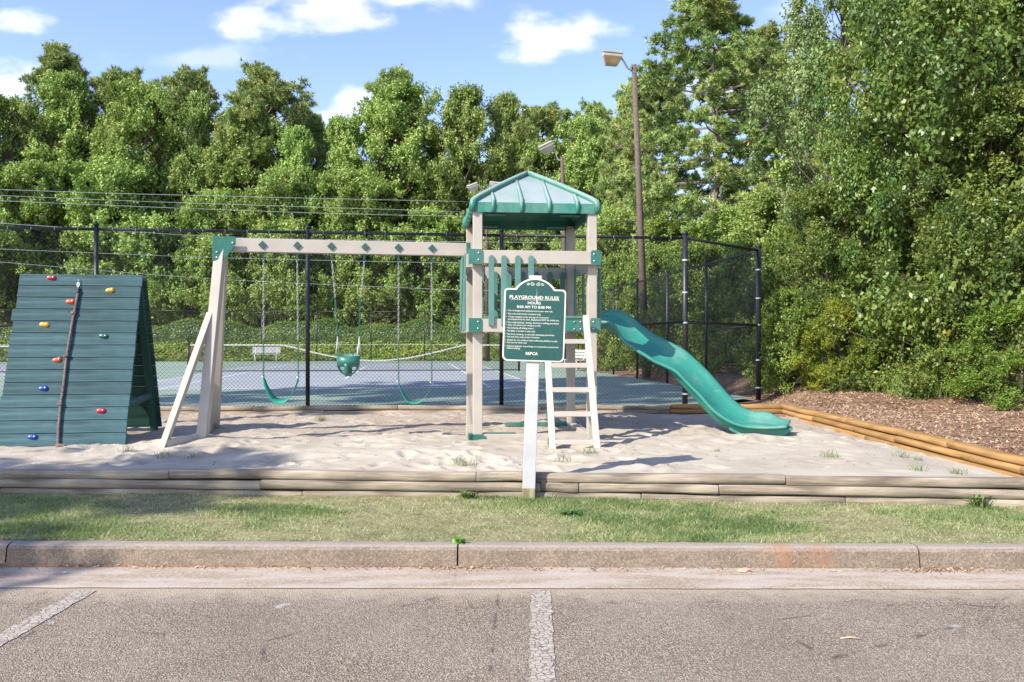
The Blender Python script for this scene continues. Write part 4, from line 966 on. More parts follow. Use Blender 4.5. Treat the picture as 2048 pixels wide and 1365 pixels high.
def text(s, cx_, z, width, height, align='CENTER', bold=.0):
    cu_ = bpy.data.curves.new('t', 'FONT'); cu_.body = s; cu_.size = 1; cu_.align_x = 'LEFT'; cu_.offset = bold; cu_.resolution_u = 2
    ob = bpy.data.objects.new('t', cu_); COL.objects.link(ob); dg = bpy.context.evaluated_depsgraph_get(); me = bpy.data.meshes.new_from_object(ob.evaluated_get(dg)); bpy.data.objects.remove(ob)
    co = np.zeros(len(me.vertices)*3); me.vertices.foreach_get('co', co); co = co.reshape(-1, 3); x0, x1 = co[:, 0].min(), co[:, 0].max()
    sx = width/(x1-x0); co[:, 0] = (co[:, 0]-x0)*sx; co[:, 1] *= height/.73; co[:, 2] = 0
    left = cx_ if align == 'LEFT' else cx_-width/2; co[:, 0] += left; co[:, 1] += z; co[:, 2] = .0141
    me.vertices.foreach_set('co', co.ravel()); me.update(); link('lettering', me, SIGNC, pan)
K = .535/862.0          # metres per pixel of the enlarged photograph
def tz(y): return (1262-y)*K
def tx(x, y): return (x-648+ (y-700)*.032)*K
text('PLAYGROUND RULES', tx(647, 360), tz(378), 700*K, 50*K, bold=.02)
MB().box(-350*K, 350*K, tz(391), tz(387), .0137, .0142).build('underline', SIGNC, pan)
text('HOURS', tx(648, 430), tz(450), 183*K, 38*K, bold=.02); text('8:00 AM TO 8:00 PM', tx(641, 490), tz(508), 482*K, 38*K, bold=.02)
rules = [(556, 635, 'Use of playground equipment is at your own risk.', 1), (602, 470, 'Play area reserved for residents only.', 1), (645, 575, 'Young residents under the age of 12 must be', 1), (680, 728, 'accompanied by an adult. Equipment NOT for Adult use.', 0),
         (724, 727, 'No rough playing, running, shoving or yelling permitted.', 1), (762, 472, 'Only one person per swing at a time.', 1), (803, 372, 'No jumping off sliding board.', 1), (845, 398, 'No glass or bottles in play area.', 1), (892, 670, 'No food, smoking, or alcoholic beverages permitted.', 1),
         (930, 462, 'No bare feet, wear proper footwear.', 1), (975, 718, 'Check for hot surfaces before allowing children to play.', 1), (1010, 282, 'Do not use when wet.', 1), (1060, 732, 'Remove helmets, drawstrings or accessories around neck', 1), (1090, 190, 'before playing.', 0)]
for y, w, s, bul in rules:
    x = tx(277-(y-540)*.034, y); text(s, x, tz(y), w*K, 22*K, 'LEFT', .012)
    if bul: MB().prism([(x-.014+.0028*math.cos(a), tz(y)+.006+.0028*math.sin(a)) for a in np.linspace(0, 6.28, 9)[:-1]], .0137, .0142).build('bullet', SIGNC, pan)
text('REPCA', tx(612, 1150), tz(1170), 172*K, 42*K, bold=.025)
for s in (-1, 1):
    for (cx_, r0, tr, sg) in ((.027, .019, 1.35, 1), (.062, .013, 1.25, -1)):
        pts = []
        for i in range(26):
            q = i/25; a = q*tr*2*math.pi; r_ = r0*(1-q*.85); pts.append((s*(cx_-sg*r_*math.cos(a)), PH+.045-.003*(sg < 0)-sg*.0-r_*math.sin(a)*1.0, .0145))
        MB().tube(pts, .0026, 5).build('scroll', SIGNC, pan)
MB().add([(.012, tz(440), .0145), (.020, tz(445), .0145), (.024, tz(400), .0145), (.016, tz(330), .0145), (.014, tz(200), .0145), (.012, tz(330), .0145), (.010, tz(400), .0145)], [tuple(range(7))]).build('paint_drip', WHITEP, pan)

# ------------------------------------------------------------------ court lights, cables, benches
def light_pole(px, d, base_px, ztop, r0, r1, label, heads):
    b_ = Vector((gx(base_px, d), d, .38)); t = Vector((gx(px, d), d, ztop)); root = empty('court_light', b_, 0, label, 'light pole')
    po = tube_obj('pole', [b_, b_.lerp(t, .5), t], [r0, (r0+r1)/2, r1], POLEM, root, 14)
    for (dx, dz, sx, ang, mat, sc_) in heads:
        # curved arm
        e = t+Vector((dx, -.1, dz)); arm = [t+Vector((0, 0, -.15)), t+Vector((dx*.35, 0, -.14)), t+Vector((dx*.62, -.05, dz*.3)), e+Vector((-.1*math.copysign(1, dx), 0, -.0))]
        ar = tube_obj('arm', spline(arm, 5), .036, GALV, root, 8)
        M = Matrix.Translation(e+Vector((math.copysign(.22*sc_, dx), 0, .0))) @ Matrix.Rotation(ang, 4, 'Y') @ Matrix.Rotation(.25, 4, 'X')
        h = .17*sc_; w = .30*sc_; vs = [(-w, -w*.85, h), (w, -w*.85, h), (w, w*.85, h), (-w, w*.85, h), (-w*1.02, -w*.87, .05), (w*1.02, -w*.87, .05), (w*1.02, w*.87, .05), (-w*1.02, w*.87, .05), (-w*.62, -w*.6, -h*1.35), (w*.62, -w*.6, -h*1.35), (w*.62, w*.6, -h*1.35), (-w*.62, w*.6, -h*1.35)]
        fs = [(0, 1, 2, 3), (0, 4, 5, 1), (1, 5, 6, 2), (2, 6, 7, 3), (3, 7, 4, 0), (4, 8, 9, 5), (5, 9, 10, 6), (6, 10, 11, 7), (7, 11, 8, 4), (8, 11, 10, 9)]
        ho = adopt(MB().add([M @ Vector(v) for v in vs], fs).build('lamp_head', LAMPM, None, bevel=.01), root)
        vs2 = [(-w*.95, -w*.885, .07), (w*.95, -w*.885, .07), (w*.60, -w*.615, -h*1.28), (-w*.60, -w*.615, -h*1.28)]
        adopt_child(MB().add([M @ (Vector(v)+Vector((0, -.012, 0))) for v in vs2], [(0, 1, 2, 3)]).build('lens', mat, None), ho)
        adopt_child(MB().box(-w*1.06, w*1.06, -w*.92, w*.92, h-.01, h+.035, M).build('visor', LAMPM, None, bevel=.008), ho)
light_pole(1268, 28.2, 1293, 10.82, .14, .08, 'nearest tall brown pole with one floodlight, rising behind the fence right of the tower', [(-.52, .18, 1, .10, GLASSM, 1.05)])
light_pole(1124, 42.0, 1134, 10.75, .15, .085, 'middle brown floodlight pole standing behind the tower roof', [(-.50, .42, 1, -.45, LAMPM, 1.15)])
light_pole(973, 50.0, 975, 10.65, .14, .085, 'farthest brown pole with two floodlights peeking over the roof of the tower', [(-.55, .02, 1, -.35, LAMPM, 1.05), (.28, .12, 1, .1, GREYLENS, 1.1)])
cab = [(((0, 379), (350, 390), (940, 403.5)), 'highest thin grey overhead cable crossing in front of the trees at left'), (((0, 391), (350, 405), (940, 424)), 'second highest thin grey overhead cable crossing in front of the trees'),
       (((0, 401.5), (350, 416), (700, 428), (960, 433)), 'third thin grey overhead cable from the top, just above the fence rail'), (((0, 446.5), (429, 473), (700, 480), (1130, 486)), 'grey cable running at the height of the fence top rail and swing beam'),
       (((0, 498), (396, 514), (700, 522), (960, 527)), 'thin grey cable just under the swing beam behind the fence'), (((0, 524), (429, 558), (840, 577), (1000, 582)), 'lowest thin grey cable behind the swing chains')]
for pts, lab in cab:
    x0, y0 = pts[0]; x1, y1 = pts[1]; ext = (x0-(x1-x0)*.5, y0-(y1-y0)*.52); P3 = []
    for (x, y) in (ext,)+pts: P3.append(pt(x, y, 34+15*x/960 if x < 960 else 49))
    o = MB().tube(spline(P3, 6), .011, 5).build('cable', CABLEM, None, True); tag(o, lab, 'cable', 'overhead cables behind the court fence')
def bench(loc, rz, L, label):
    root = empty('bench', loc, rz, label, 'bench')
    for y in (-.18, -.06, .06): bar_l('seat_slat', (-L/2, y, .44), (L/2, y, .44), .1, .03, root)
    for z, y in ((.56, .16), (.68, .18), (.80, .20)): bar_l('back_slat', (-L/2, y, z), (L/2, y, z), .03, .1, root)
    for x in (-L*.38, L*.38):
        MB().tube([(x, -.2, 0), (x, -.17, .2), (x, -.2, .42), (x, .1, .42), (x, .14, .5), (x, .22, .84)], .028, 8).build('leg', WHITEP, root, True)
        MB().tube([(x, .22, 0), (x, .16, .2), (x, .1, .42)], .028, 8).build('leg', WHITEP, root, True)
def bar_l(name, p0, p1, w, h, parent):
    p0 = Vector(p0); L = (Vector(p1)-p0).length
    return MB().box(0, L, -w/2, w/2, -h/2, h/2).build(name, WHITEP, parent, bevel=.004, matrix=Matrix.Translation(p0))
bench((gx(532, 49.5), 49.5, .40), YAW, 1.62, 'white slatted bench standing at the far end of the court')
bench((gx(1150, 34), 34, .40), -1.25, 1.6, 'white bench seen end-on behind the ladder at the side of the court')

# ------------------------------------------------------------------ trees
def tubes_mesh(name, specs):
    mb = MB()
    for pts, rs, n in specs: mb.tube(pts, rs, n)
    return mb
def clump_leaves(C, Rc, nsub, nleaf, rs, center, subr, outward=.6, upb=.3, leafL=.2, leafW=.12, tonebias=None, flat=.95, spread=.6, sprig_up=.55):
    """two-level clumps: C (k,3) clump centres with radii Rc; sub-clumps near the clump surface; leaves round each"""
    k = len(C); d = rs.normal(size=(k, nsub, 3)); out = (C-center); out = out/np.linalg.norm(out, axis=1, keepdims=True).clip(1e-3)
    d = d/np.linalg.norm(d, axis=2, keepdims=True)+out[:, None, :]*outward*.8; d[..., 2] += upb*.6; d /= np.linalg.norm(d, axis=2, keepdims=True)
    rr = Rc[:, None, None]*(.35+.8*rs.rand(k, nsub, 1)); dd = d*rr; dd[..., 2] *= flat; S = C[:, None, :]+dd; S = S.reshape(-1, 3); sd = d.reshape(-1, 3); m = len(S)
    sp = sd+rs.normal(0, .35, (m, 3)); sp[:, 2] += sprig_up; sp /= np.linalg.norm(sp, axis=1, keepdims=True); al_ = rs.uniform(-.6, 1.1, (m, nleaf, 1))
    q = sp[:, None, :]*al_*subr*1.7+rs.normal(size=(m, nleaf, 3))*subr*spread*(.62-.30*al_.clip(0, 1)); P = (S[:, None, :]+q).reshape(-1, 3)
    N = sd[:, None, :]*.5+rs.normal(size=(m, nleaf, 3))*.62; N[..., 2] += .4; N = N.reshape(-1, 3)
    D_ = (sp[:, None, :]*.8+rs.normal(size=(m, nleaf, 3))*.7).reshape(-1, 3)
    st = rs.normal(0, .10, (m, 1)); ct = np.repeat(rs.normal(0, .10, k), nsub)[:, None]; tone = np.clip(.47+st+ct+.10*al_[..., 0]+rs.normal(0, .12, (m, nleaf)), .02, .96).ravel()
    V, Fa = leaves(P, N, leafL, leafW, rs, D=D_)
    return V, Fa, tone
def make_broad(seed, H, R, k, nsub, nleaf, prof, leafL=.2, z_lo=.12, subr=.3, limbs=True, rc=(.16, .26), jitter=.25, twr=None, lobes=26):
    rs = np.random.RandomState(seed); nl = lobes; per = k//nl; k = per*nl
    tl = (np.arange(nl)+rs.rand(nl))/nl*(1-z_lo)+z_lo; al = np.arange(nl)*2.4+rs.normal(0, .5, nl); rl = R*np.array([prof((tt-z_lo)/(1-z_lo)) for tt in tl])*(1+jitter*rs.normal(0, .5, nl)).clip(.5, 1.35)
    rad = rl*(.42+.42*rs.rand(nl)); LC = np.stack([np.cos(al)*rad, np.sin(al)*rad, tl*H], 1); LR = R*rs.uniform(.22, .38, nl)*(1.1-.4*tl)
    dv = rs.normal(size=(nl, per, 3)); dv /= np.linalg.norm(dv, axis=2, keepdims=True); C = (LC[:, None, :]+dv*LR[:, None, None]*rs.uniform(.5, 1.25, (nl, per, 1))*np.array([1, 1, 1.1])).reshape(-1, 3)
    t = (C[:, 2]/H).clip(0, 1); Rc = R*rs.uniform(rc[0], rc[1], k)*(1.05-.3*t); C[:, 2] = np.clip(C[:, 2], .3, H-Rc*.6)
    # one leader clump on top
    C[0] = (0, 0, H*.965); Rc[0] = R*.15; C[1] = (R*.1, 0, H*.9)
    V, Fa, tone = clump_leaves(C, Rc, nsub, nleaf, rs, np.array([0, 0, H*.45]), subr, leafL=leafL, leafW=leafL*.62)
    crown = npmesh('crown', V, Fa, tone)
    mb = MB(); tw = twr or H*.014; bend = rs.normal(0, .012*H, (6, 2)); bend[0] = 0
    tp = [Vector((bend[i][0]*i*.4, bend[i][1]*i*.4, H*.93*i/5-(.3 if i == 0 else 0))) for i in range(6)]; mb.tube(tp, [tw*1.3, tw, tw*.8, tw*.6, tw*.38, tw*.12], 9)
    if limbs:
        for c in C[2:]:
            c = Vector(c); zb = max(H*.08, c.z-.55*Vector((c.x, c.y)).length-H*.04); f = zb/(H*.93)*5; i = min(4, int(f)); b0 = tp[i].lerp(tp[i+1], f-i)
            m1 = b0.lerp(c, .5)+Vector((rs.normal(0, .12), rs.normal(0, .12), -.12)); lr = tw*.30*(1-zb/H*.5)
            mb.tube([b0, m1, c], [lr, lr*.6, lr*.2], 5, cap=False)
    return crown, mb.mesh('trunk')
def make_pine(seed, H, R, nb, tw_n, tufts, crown_lo=.4, needle=.26, nn=15, top_round=.5, trunk_r=None, droop=.0, sub=1.0, lump=None):
    rs = np.random.RandomState(seed); mb = MB(); tr = trunk_r or H*.012; b = rs.normal(0, .01*H, (7, 2)); b[0] = 0
    tp = [Vector((b[i][0]*i*.3, b[i][1]*i*.3, H*.97*i/6-(.3 if i == 0 else 0))) for i in range(7)]; mb.tube(tp, [tr*1.25, tr, tr*.85, tr*.7, tr*.5, tr*.3, tr*.08], 9)
    T = []; Dn = []; tb_ = []
    for i in range(nb):
        t = crown_lo+(1-crown_lo)*((i+rs.rand())/nb)**.9; q = (t-crown_lo)/(1-crown_lo); rr = R*(1-q**(1+2*top_round))**(.7)*rs.uniform(.6, 1.08)*(.65+.35*min(1, q*4)); rr = max(rr, R*.13)
        a = i*2.4+rs.normal(0, .4); f = t*6; k = min(5, int(f)); b0 = tp[k].lerp(tp[k+1], f-k); lift = rs.uniform(.15, .5)*rr*(.4+q)-droop*rr*(1-q)
        tip = b0+Vector((math.cos(a)*rr, math.sin(a)*rr, lift)); m1 = b0.lerp(tip, .5)+Vector((rs.normal(0, .06), rs.normal(0, .06), -.05*rr)); br = tr*.28*(rr/R+.25)
        mb.tube([b0, m1, tip], [br, br*.6, br*.2], 5, cap=False)
        bt = rs.normal(0, .12)
        for j in range(tw_n):
            s = .35+.65*rs.rand()**.7; o = b0.lerp(m1, s*2) if s < .5 else m1.lerp(tip, s*2-1); w = rs.normal(size=3)*np.array([.24, .24, .12])*R*.55*sub*(1.1-.4*s); c = o+Vector(w)
            mb.tube([o, c], [br*.2, br*.1], 3, cap=False)
            dv = np.array(c-o)+np.array([math.cos(a), math.sin(a), .8])*.12
            for _ in range(tufts):
                T.append(np.array(c)+rs.normal(size=3)*np.array([.17, .17, .12])*sub); Dn.append(dv+rs.normal(size=3)*.12); tb_.append(bt)
    T = np.array(T); Dn = np.array(Dn); Dn /= np.linalg.norm(Dn, axis=1, keepdims=True); m = len(T); tb_ = np.array(tb_)
    nd = rs.normal(size=(m, nn, 3))*.75+Dn[:, None, :]*.8; nd[..., 2] += .35; nd /= np.linalg.norm(nd, axis=2, keepdims=True); nd = nd.reshape(-1, 3)
    base = np.repeat(T, nn, 0); ln = needle*rs.uniform(.7, 1.2, (len(nd), 1)); side = np.cross(nd, rs.normal(size=nd.shape)); side /= np.linalg.norm(side, axis=1, keepdims=True)
    w = needle*.10; V = np.stack([base-side*w, base+side*w, base+nd*ln], 1).reshape(-1, 3)
    st = rs.normal(0, .15, (m, 1))+tb_[:, None]; tone = np.clip(.45+st+rs.normal(0, .12, (m, nn)), .02, .995).ravel()
    return npmesh('crown', V, np.arange(len(V)).reshape(-1, 3), tone), mb.mesh('trunk')
oval = lambda q: max(.12, math.sin(math.pi*min(1, .12+.86*q)**.8)**.75)
cone = lambda q: max(.10, (1-q)**.75*(.75+.5*min(1, q*5)))
full = lambda q: max(.12, (1-q**2.6)**.55)
MODELS = {
 'broadA': (make_broad(1, 12, 3.9, 288, 18, 18, oval, .15, .08, .24, True, (.07, .13), .35, None, 36), 12, 3.9),
 'broadB': (make_broad(2, 12, 3.9, 288, 18, 18, cone, .15, .06, .24, True, (.07, .13), .35, None, 36), 12, 3.9),
 'broadC': (make_broad(3, 9, 3.9, 288, 17, 18, full, .14, .08, .22, True, (.07, .13), .3, None, 36), 9, 3.9),
 'pineA': (make_pine(4, 18, 4.0, 44, 11, 14, .42, .32, 13), 18, 4.0),
 'pineB': (make_pine(5, 18, 4.0, 44, 11, 14, .55, .32, 13, 1.1), 18, 4.0),
 'airy': (make_pine(7, 12, 2.6, 18, 6, 8, .45, .3, 9, .4, None, .1, 1.0), 12, 2.6),
 'bigpine': (make_pine(6, 20, 5.6, 62, 13, 15, .30, .27, 14, .35, .27, .18, .8), 20, 5.6),
 'oak': (make_broad(8, 14, 4.5, 240, 24, 16, full, .13, .12, .22, True, (.07, .13), .35, None, 30), 14, 4.5),
 'shrub': (make_broad(9, 4.5, 2.6, 140, 20, 18, full, .085, .02, .12, True, (.10, .18), .3, .05, 20), 4.5, 2.6),
 'holly': (make_broad(10, 9, 4.4, 342, 28, 15, full, .095, .03, .15, True, (.07, .13), .25, .11, 38), 9, 4.4),
}
def tree(model, name, px, d, top_y, wpx, mat, bark, label, cat='tree', group=None, rz=None, x=None, base=None, ztop=None, r=None):
    (crown, trunk), H0, R0 = MODELS[model]; X = gx(px, d) if x is None else x; zb = float(terrain(X, d)) if base is None else base
    H = (CAMZ+(CY-top_y)*d/F if ztop is None else ztop)-zb; R = wpx*d/F/2*(1.18 if 'broad' in model else 1.08) if r is None else r
    root = empty(name, (X, d, zb), rnd.uniform(0, 6.28) if rz is None else rz, label, cat, group); root.scale = (R/R0, R/R0, H/H0)
    for nm, me, mt in (('trunk', trunk, bark), ('crown', crown, mat)):
        o = bpy.data.objects.new(nm, me); COL.objects.link(o); o.parent = root
        if not me.materials: me.materials.append(mt)
        o.material_slots[0].link = 'OBJECT'; o.material_slots[0].material = mt
        if nm == 'crown': o['kind'] = 'stuff'
    return root
GB = 'leafy trees beyond the tennis court'; GP = 'pines rising behind the leafy trees'
for (m_, px, d, ty, w, mt, lab) in (
    ('broadB', -60, 65, 250, 230, BROADM, 'dark green leafy tree cut by the left edge of the photo'),
    ('broadA', 15, 64, 212, 190, BROADM, 'dark leafy tree at the left edge under the low cloud'),
    ('broadB', 125, 66, 165, 210, BROADY, 'tall leafy tree below the leftmost pine top'),
    ('broadA', 285, 66, 178, 215, BROADY, 'tall rounded yellow-green tree between the two leftmost groups of pines'),
    ('broadB', 395, 67, 205, 150, BROADM, 'narrow leafy tree just right of the tall rounded yellow-green tree'),
    ('broadA', 495, 66, 232, 200, BROADM, 'leafy tree below the broad pine crown left of centre'),
    ('broadB', 592, 64, 270, 150, BROADY, 'bright yellow-green tree left of the dip in the tree line'),
    ('broadB', 690, 65, 248, 170, BROADY, 'bright tree with a pointed tip in the dip of the tree line'),
    ('broadA', 800, 67, 185, 240, BROADY, 'broad leafy tree in front of the pine top at centre left'),
    ('broadA', 925, 66, 190, 200, BROADM, 'leafy tree directly above the left corner of the tower roof'),
    ('broadB', 1010, 68, 205, 140, BROADM, 'slim leafy tree above the peak of the tower roof'),
    ('broadC', 1075, 66, 300, 200, BROADM, 'rounded leafy tree right behind the middle floodlight'),
    ('broadA', 1180, 62, 250, 190, BROADM, 'leafy tree between the middle floodlight and the nearest light pole'),
    ('broadB', 1265, 50, 330, 170, BROADY, 'light green tree just right of the nearest light pole'),
    ('broadC', 50, 63, 340, 240, BROADY, 'low bushy tree behind the fence at far left'),
    ('broadC', 235, 64, 330, 250, BROADM, 'low bushy tree over the right part of the climbing wall'),
    ('broadC', 430, 64, 392, 190, BROADY, 'low bushy tree above the left end of the swing beam'),
    ('broadC', 570, 63, 350, 200, BROADM, 'low bushy tree above the left belt swing'),
    ('broadC', 715, 63, 355, 210, BROADY, 'low bushy tree above the bucket swing'),
    ('broadC', 870, 63, 430, 190, BROADY, 'low bushy tree with reddish tips left of the tower roof'),
    ('broadC', 1010, 62, 420, 190, BROADM, 'low bushy tree seen through the open top of the tower'),
    ('broadC', 1150, 62, 400, 200, BROADM, 'low bushy tree right of the tower roof')):
    tree(m_, 'broadleaf_tree', px, d, ty, w, mt, BARK, lab, group=GB)
for (m_, px, d, ty, w, lab) in (('pineA', 118, 68, 97, 190, 'tall dark pine top at the left, the highest of the far pines'), ('pineB', 250, 70, 146, 190, 'rounded pine crown second from the left in the far row'),
    ('pineB', 385, 70, 143, 170, 'rounded pine crown between the second pine and the broad one'), ('pineB', 520, 68, 136, 210, 'broad pine crown left of the dip in the tree line'), ('pineA', 622, 72, 225, 130, 'low dark pine at the right shoulder of the broad pine crown'),
    ('pineA', 790, 70, 140, 200, 'pine top showing over the broad leafy tree at centre left'), ('pineA', 1020, 72, 200, 110, 'small pine tip above the tower roof peak'), ('pineB', 1088, 68, 214, 190, 'pine crown behind the middle floodlight'), ('pineB', 1185, 66, 210, 150, 'pine crown just left of the nearest light pole'),
    ('pineA', 1265, 60, 170, 150, 'pine standing directly behind the nearest light pole')):
    tree(m_, 'pine_tree', px, d, ty, w, PINEM, BARKP, lab, group=GP)
for i, px in enumerate(range(-120, 1350, 105)):     # darker back rows that close the wood
    tree('broadA' if i % 2 else 'broadC', 'broadleaf_tree', px, 74+3*(i % 3), 330+20*(i % 3), 330, BROADM, BARK, 'leafy tree deep in the wood behind the front row', group='trees deep in the wood')
# right side
tree('bigpine', 'pine_tree', 1422, 36, -40, 430, PINEM, BARKP, 'large near pine with bare grey limbs right of the nearest light pole', rz=1.0)
tree('bigpine', 'pine_tree', 1528, 40, 60, 300, PINEM, BARKP, 'second pine with a pale double trunk right of the large near pine', rz=3.3)
tree('bigpine', 'pine_tree', 1300, 44, 130, 260, PINEM, BARKP, 'pine whose branches reach behind the nearest light pole', rz=5)
tree('oak', 'oak_tree', 1680, 27, -120, 330, OAKM, BARK, 'silvery leaved oak in the top right against the sky')
tree('oak', 'oak_tree', 1850, 25, -260, 420, OAKM, BARK, 'tall oak partly hidden behind the glossy hollies at upper right')
for (m_, px, d, ty, w, mt, lab) in (('broadC', 1245, 40, 430, 220, BROADM, 'bushy tree by the side fence left of the nearest light pole'), ('broadC', 1350, 36, 450, 240, BROADY, 'bushy yellow-green tree under the large near pine'),
    ('broadC', 1460, 32, 430, 230, BROADY, 'bushy tree behind the angled fence bay'), ('broadC', 1560, 30, 400, 260, BROADM, 'bushy tree right behind the fence corner post'), ('broadB', 1610, 34, 230, 240, BROADM, 'leafy tree between the pines and the hollies')):
    tree(m_, 'broadleaf_tree', px, d, ty, w, mt, BARK, lab, group='bushy trees along the side fence')
for (px, d, ty, w, lab) in ((1235, 36, 520, 170, 'green shrub beside the far side fence'), (1310, 31, 505, 190, 'green shrub behind the nearest light pole'), (1395, 26.5, 500, 220, 'green shrub seen above the middle of the slide'), (1490, 23.5, 500, 230, 'green shrub right behind the angled fence bay'), (1580, 21.5, 470, 240, 'green shrub just right of the fence corner post')):
    tree('shrub', 'shrub', px, d, ty, w, SHRUBM, BARK, lab, 'shrub', 'shrubs along the side fence')
HG = 'glossy leaved hollies at the right'
for (x, d, zt, r, lab) in ((10.3, 17.2, 12.5, 4.3, 'tallest glossy holly at the right edge'), (7.4, 19.4, 5.0, 2.1, 'glossy holly nearest the fence corner'), (8.9, 18.8, 9.8, 2.9, 'glossy holly in the middle of the right thicket'), (8.9, 15.6, 6.0, 2.5, 'low front holly with dense shiny leaves above the mulch'), (12.2, 16.5, 12, 4.2, 'holly beyond the right edge of the frame')):
    tree('holly', 'holly_tree', 0, d, 0, 0, HOLLYM, BARK, lab, 'holly', HG, x=x, ztop=zt, r=r)
for (x, d, zt, r, mt, lab) in ((5.95, 18.3, 2.6, 1.1, SHRUBM, 'dense green shrub right of the fence corner post'), (6.7, 17.3, 2.35, .95, YELM, 'yellow-tipped shrub at the edge of the mulch'), (7.6, 16.9, 2.0, .9, SHRUBM, 'leafy shrub beside the yellow-tipped shrub'), (8.2, 13.6, 2.1, 1.15, FERNM, 'light green fine-leaved shrub at the right edge near the yellow timbers'), (9.0, 14.7, 2.4, 1.3, SHRUBM, 'dark leafy shrub behind the light green one at the right edge')):
    tree('shrub', 'shrub', 0, d, 0, 0, mt, BARK, lab, 'shrub', 'shrubs along the mulch', x=x, ztop=zt, r=r)
# trees outside the frame on the left that shade the verge, the sand and the court
for (x, y, zt, r, m_) in ((-12.6, 6.2, 27, 3.2, 'pineA'), (-13.8, -1.4, 12.5, 2.8, 'airy'), (-12.2, 0.9, 10.5, 2.0, 'airy'), (-16.2, 8.6, 26, 3.4, 'pineA')):
    tree(m_, 'pine_tree', 0, y, 0, 0, PINEM, BARKP, ('tallest pine left of the sand pit outside the frame' if zt > 26.5 else 'second tall pine left of the tennis court outside the frame') if zt > 20 else ('small thin pine beside the parking lot outside the frame' if zt > 11 else 'smallest thin pine beside the kerb outside the frame'), x=x, ztop=zt, r=r, base=0)

# hedge and ground cover on the far bank
def bank():
    rs = np.random.RandomState(12); n = 120000; u = rs.uniform(-37, 7.5, n); t = rs.rand(n)
    bumpz = 1.35+.22*np.sin(u*.9+1)+.15*np.sin(u*2.1)+.12*noise2(u*1.3, u*0+2, 5)
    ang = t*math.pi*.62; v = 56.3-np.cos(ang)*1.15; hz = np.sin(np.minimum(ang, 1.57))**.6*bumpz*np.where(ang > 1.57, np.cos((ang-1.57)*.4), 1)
    lump = noise2(u*2.2, hz*2.5, 9)
    v -= .15*lump; P3 = np.stack([u*UX-v*UY, u*UY+v*UX, 1.25+hz+rs.normal(0, .05, n)+.12*(rs.rand(n) < .04)], 1)
    nrm = np.stack([-UY*-np.cos(ang)*.3+rs.normal(0, .35, n), -np.cos(ang)*1.1+rs.normal(0, .35, n), np.sin(ang)*1.2+rs.normal(0, .3, n)], 1)
    V, Fa = leaves(P3, nrm, .12, .075, rs); tone = np.clip(.16+.3*(lump-.5)+.42*(ang > 1.15)+rs.normal(0, .16, n), 0, .97)  # sunlit top and shaded front of the hedge are painted into the leaf tone
    root = empty('hedge', uv(-8, 56, 1.6), 0, 'long clipped hedge with a wavy top behind the far court fence', 'hedge')
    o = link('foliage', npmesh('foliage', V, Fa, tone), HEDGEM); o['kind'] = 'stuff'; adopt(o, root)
    n = 60000; u = rs.uniform(-42, 7.6, n); v = rs.uniform(51.75, 55.9, n); x, y = u*UX-v*UY, u*UY+v*UX
    keep = fbm(u*.5, v*.8, 15)+rs.rand(n)*.3 > .42; x, y, u, v = x[keep], y[keep], u[keep], v[keep]; n = len(x)
    z = terrain(x, y)+.03+.3*noise2(u*1.7, v*1.7, 16)*rs.rand(n); V, Fa = leaves(np.stack([x, y, z], 1), rs.normal(size=(n, 3))*.6+np.array([0, -.5, 1]), .17, .10, rs)
    o = link('ground_cover', npmesh('ground_cover', V, Fa, np.clip(.5+rs.normal(0, .2, n), 0, .98)), COVERM); tag(o, 'leafy green ground cover on the bank below the hedge', 'ground cover', kind='stuff')
bank()
# mulch litter right of the sand pit, around the side fence, and crumbs on the back of the sand
def litter():
    rs = np.random.RandomState(22); n = 42000; x = 4.9+rs.rand(n)**1.2*9; y = rs.uniform(7.6, 20, n); u, v = to_uv(x, y)
    A = (x > 4.95+.02*(y-8))*~((v > 15.1)*(u < 7.4)*(v > 15.1+ (u-5.3)*1.0)); x, y = x[A], y[A]; n = len(x); z = terrain(x, y)+.008+rs.rand(n)*.015
    V, Fa = leaves(np.stack([x, y, z], 1), rs.normal(size=(n, 3))*.35+np.array([0, 0, 1]), .05, .022, rs, .3, lvar=.6)
    n3 = 26000; j = rs.randint(0, n, n3); V3, F3 = leaves(np.stack([x[j]+rs.normal(0, .05, n3), y[j]+rs.normal(0, .05, n3), z[j]+.008], 1), rs.normal(size=(n3, 3))*.25+np.array([0, 0, 1]), .13, .007, rs, .2)
    V = np.concatenate([V, V3]); Fa = np.concatenate([Fa, F3+4*n]); n = n+n3
    o = link('leaf_litter', npmesh('leaf_litter', V, Fa, np.clip(rs.normal(.5, .25, n), 0, 1)), LITTERM); tag(o, 'brown pine straw and dry leaves covering the ground right of the sand pit', 'leaf litter', kind='stuff')
    n = 2600; x = rs.uniform(-5.5, 4.6, n); y = 14.5-rs.rand(n)**1.6*6.3; z = sand_z(x, y)+.004
    V, Fa = leaves(np.stack([x, y, z], 1), rs.normal(size=(n, 3))*.3+np.array([0, 0, 1]), .028, .012, rs, .3, lvar=.6)
    n2 = 900; x = np.concatenate([rs.normal(2.95, .16, 260), rs.normal(-.42, .15, 120), rs.uniform(-5, 5, n2-380)]); y = y_kerb(x)-.02-np.abs(rs.normal(0, .05, n2)); z = np.full(n2, .018)
    V2, F2 = leaves(np.stack([x, y, z], 1), rs.normal(size=(n2, 3))*.4+np.array([0, 0, 1]), .022, .012, rs, .3, lvar=.7)
    o = link('leaf_crumbs', npmesh('leaf_crumbs', np.concatenate([V, V2]), np.concatenate([Fa, F2+len(V)]), np.clip(rs.normal(.35, .25, n+n2), 0, 1)), LITTERM); tag(o, 'crumbs of dry leaves on the sand and along the gutter', 'leaf litter', kind='stuff')
litter()
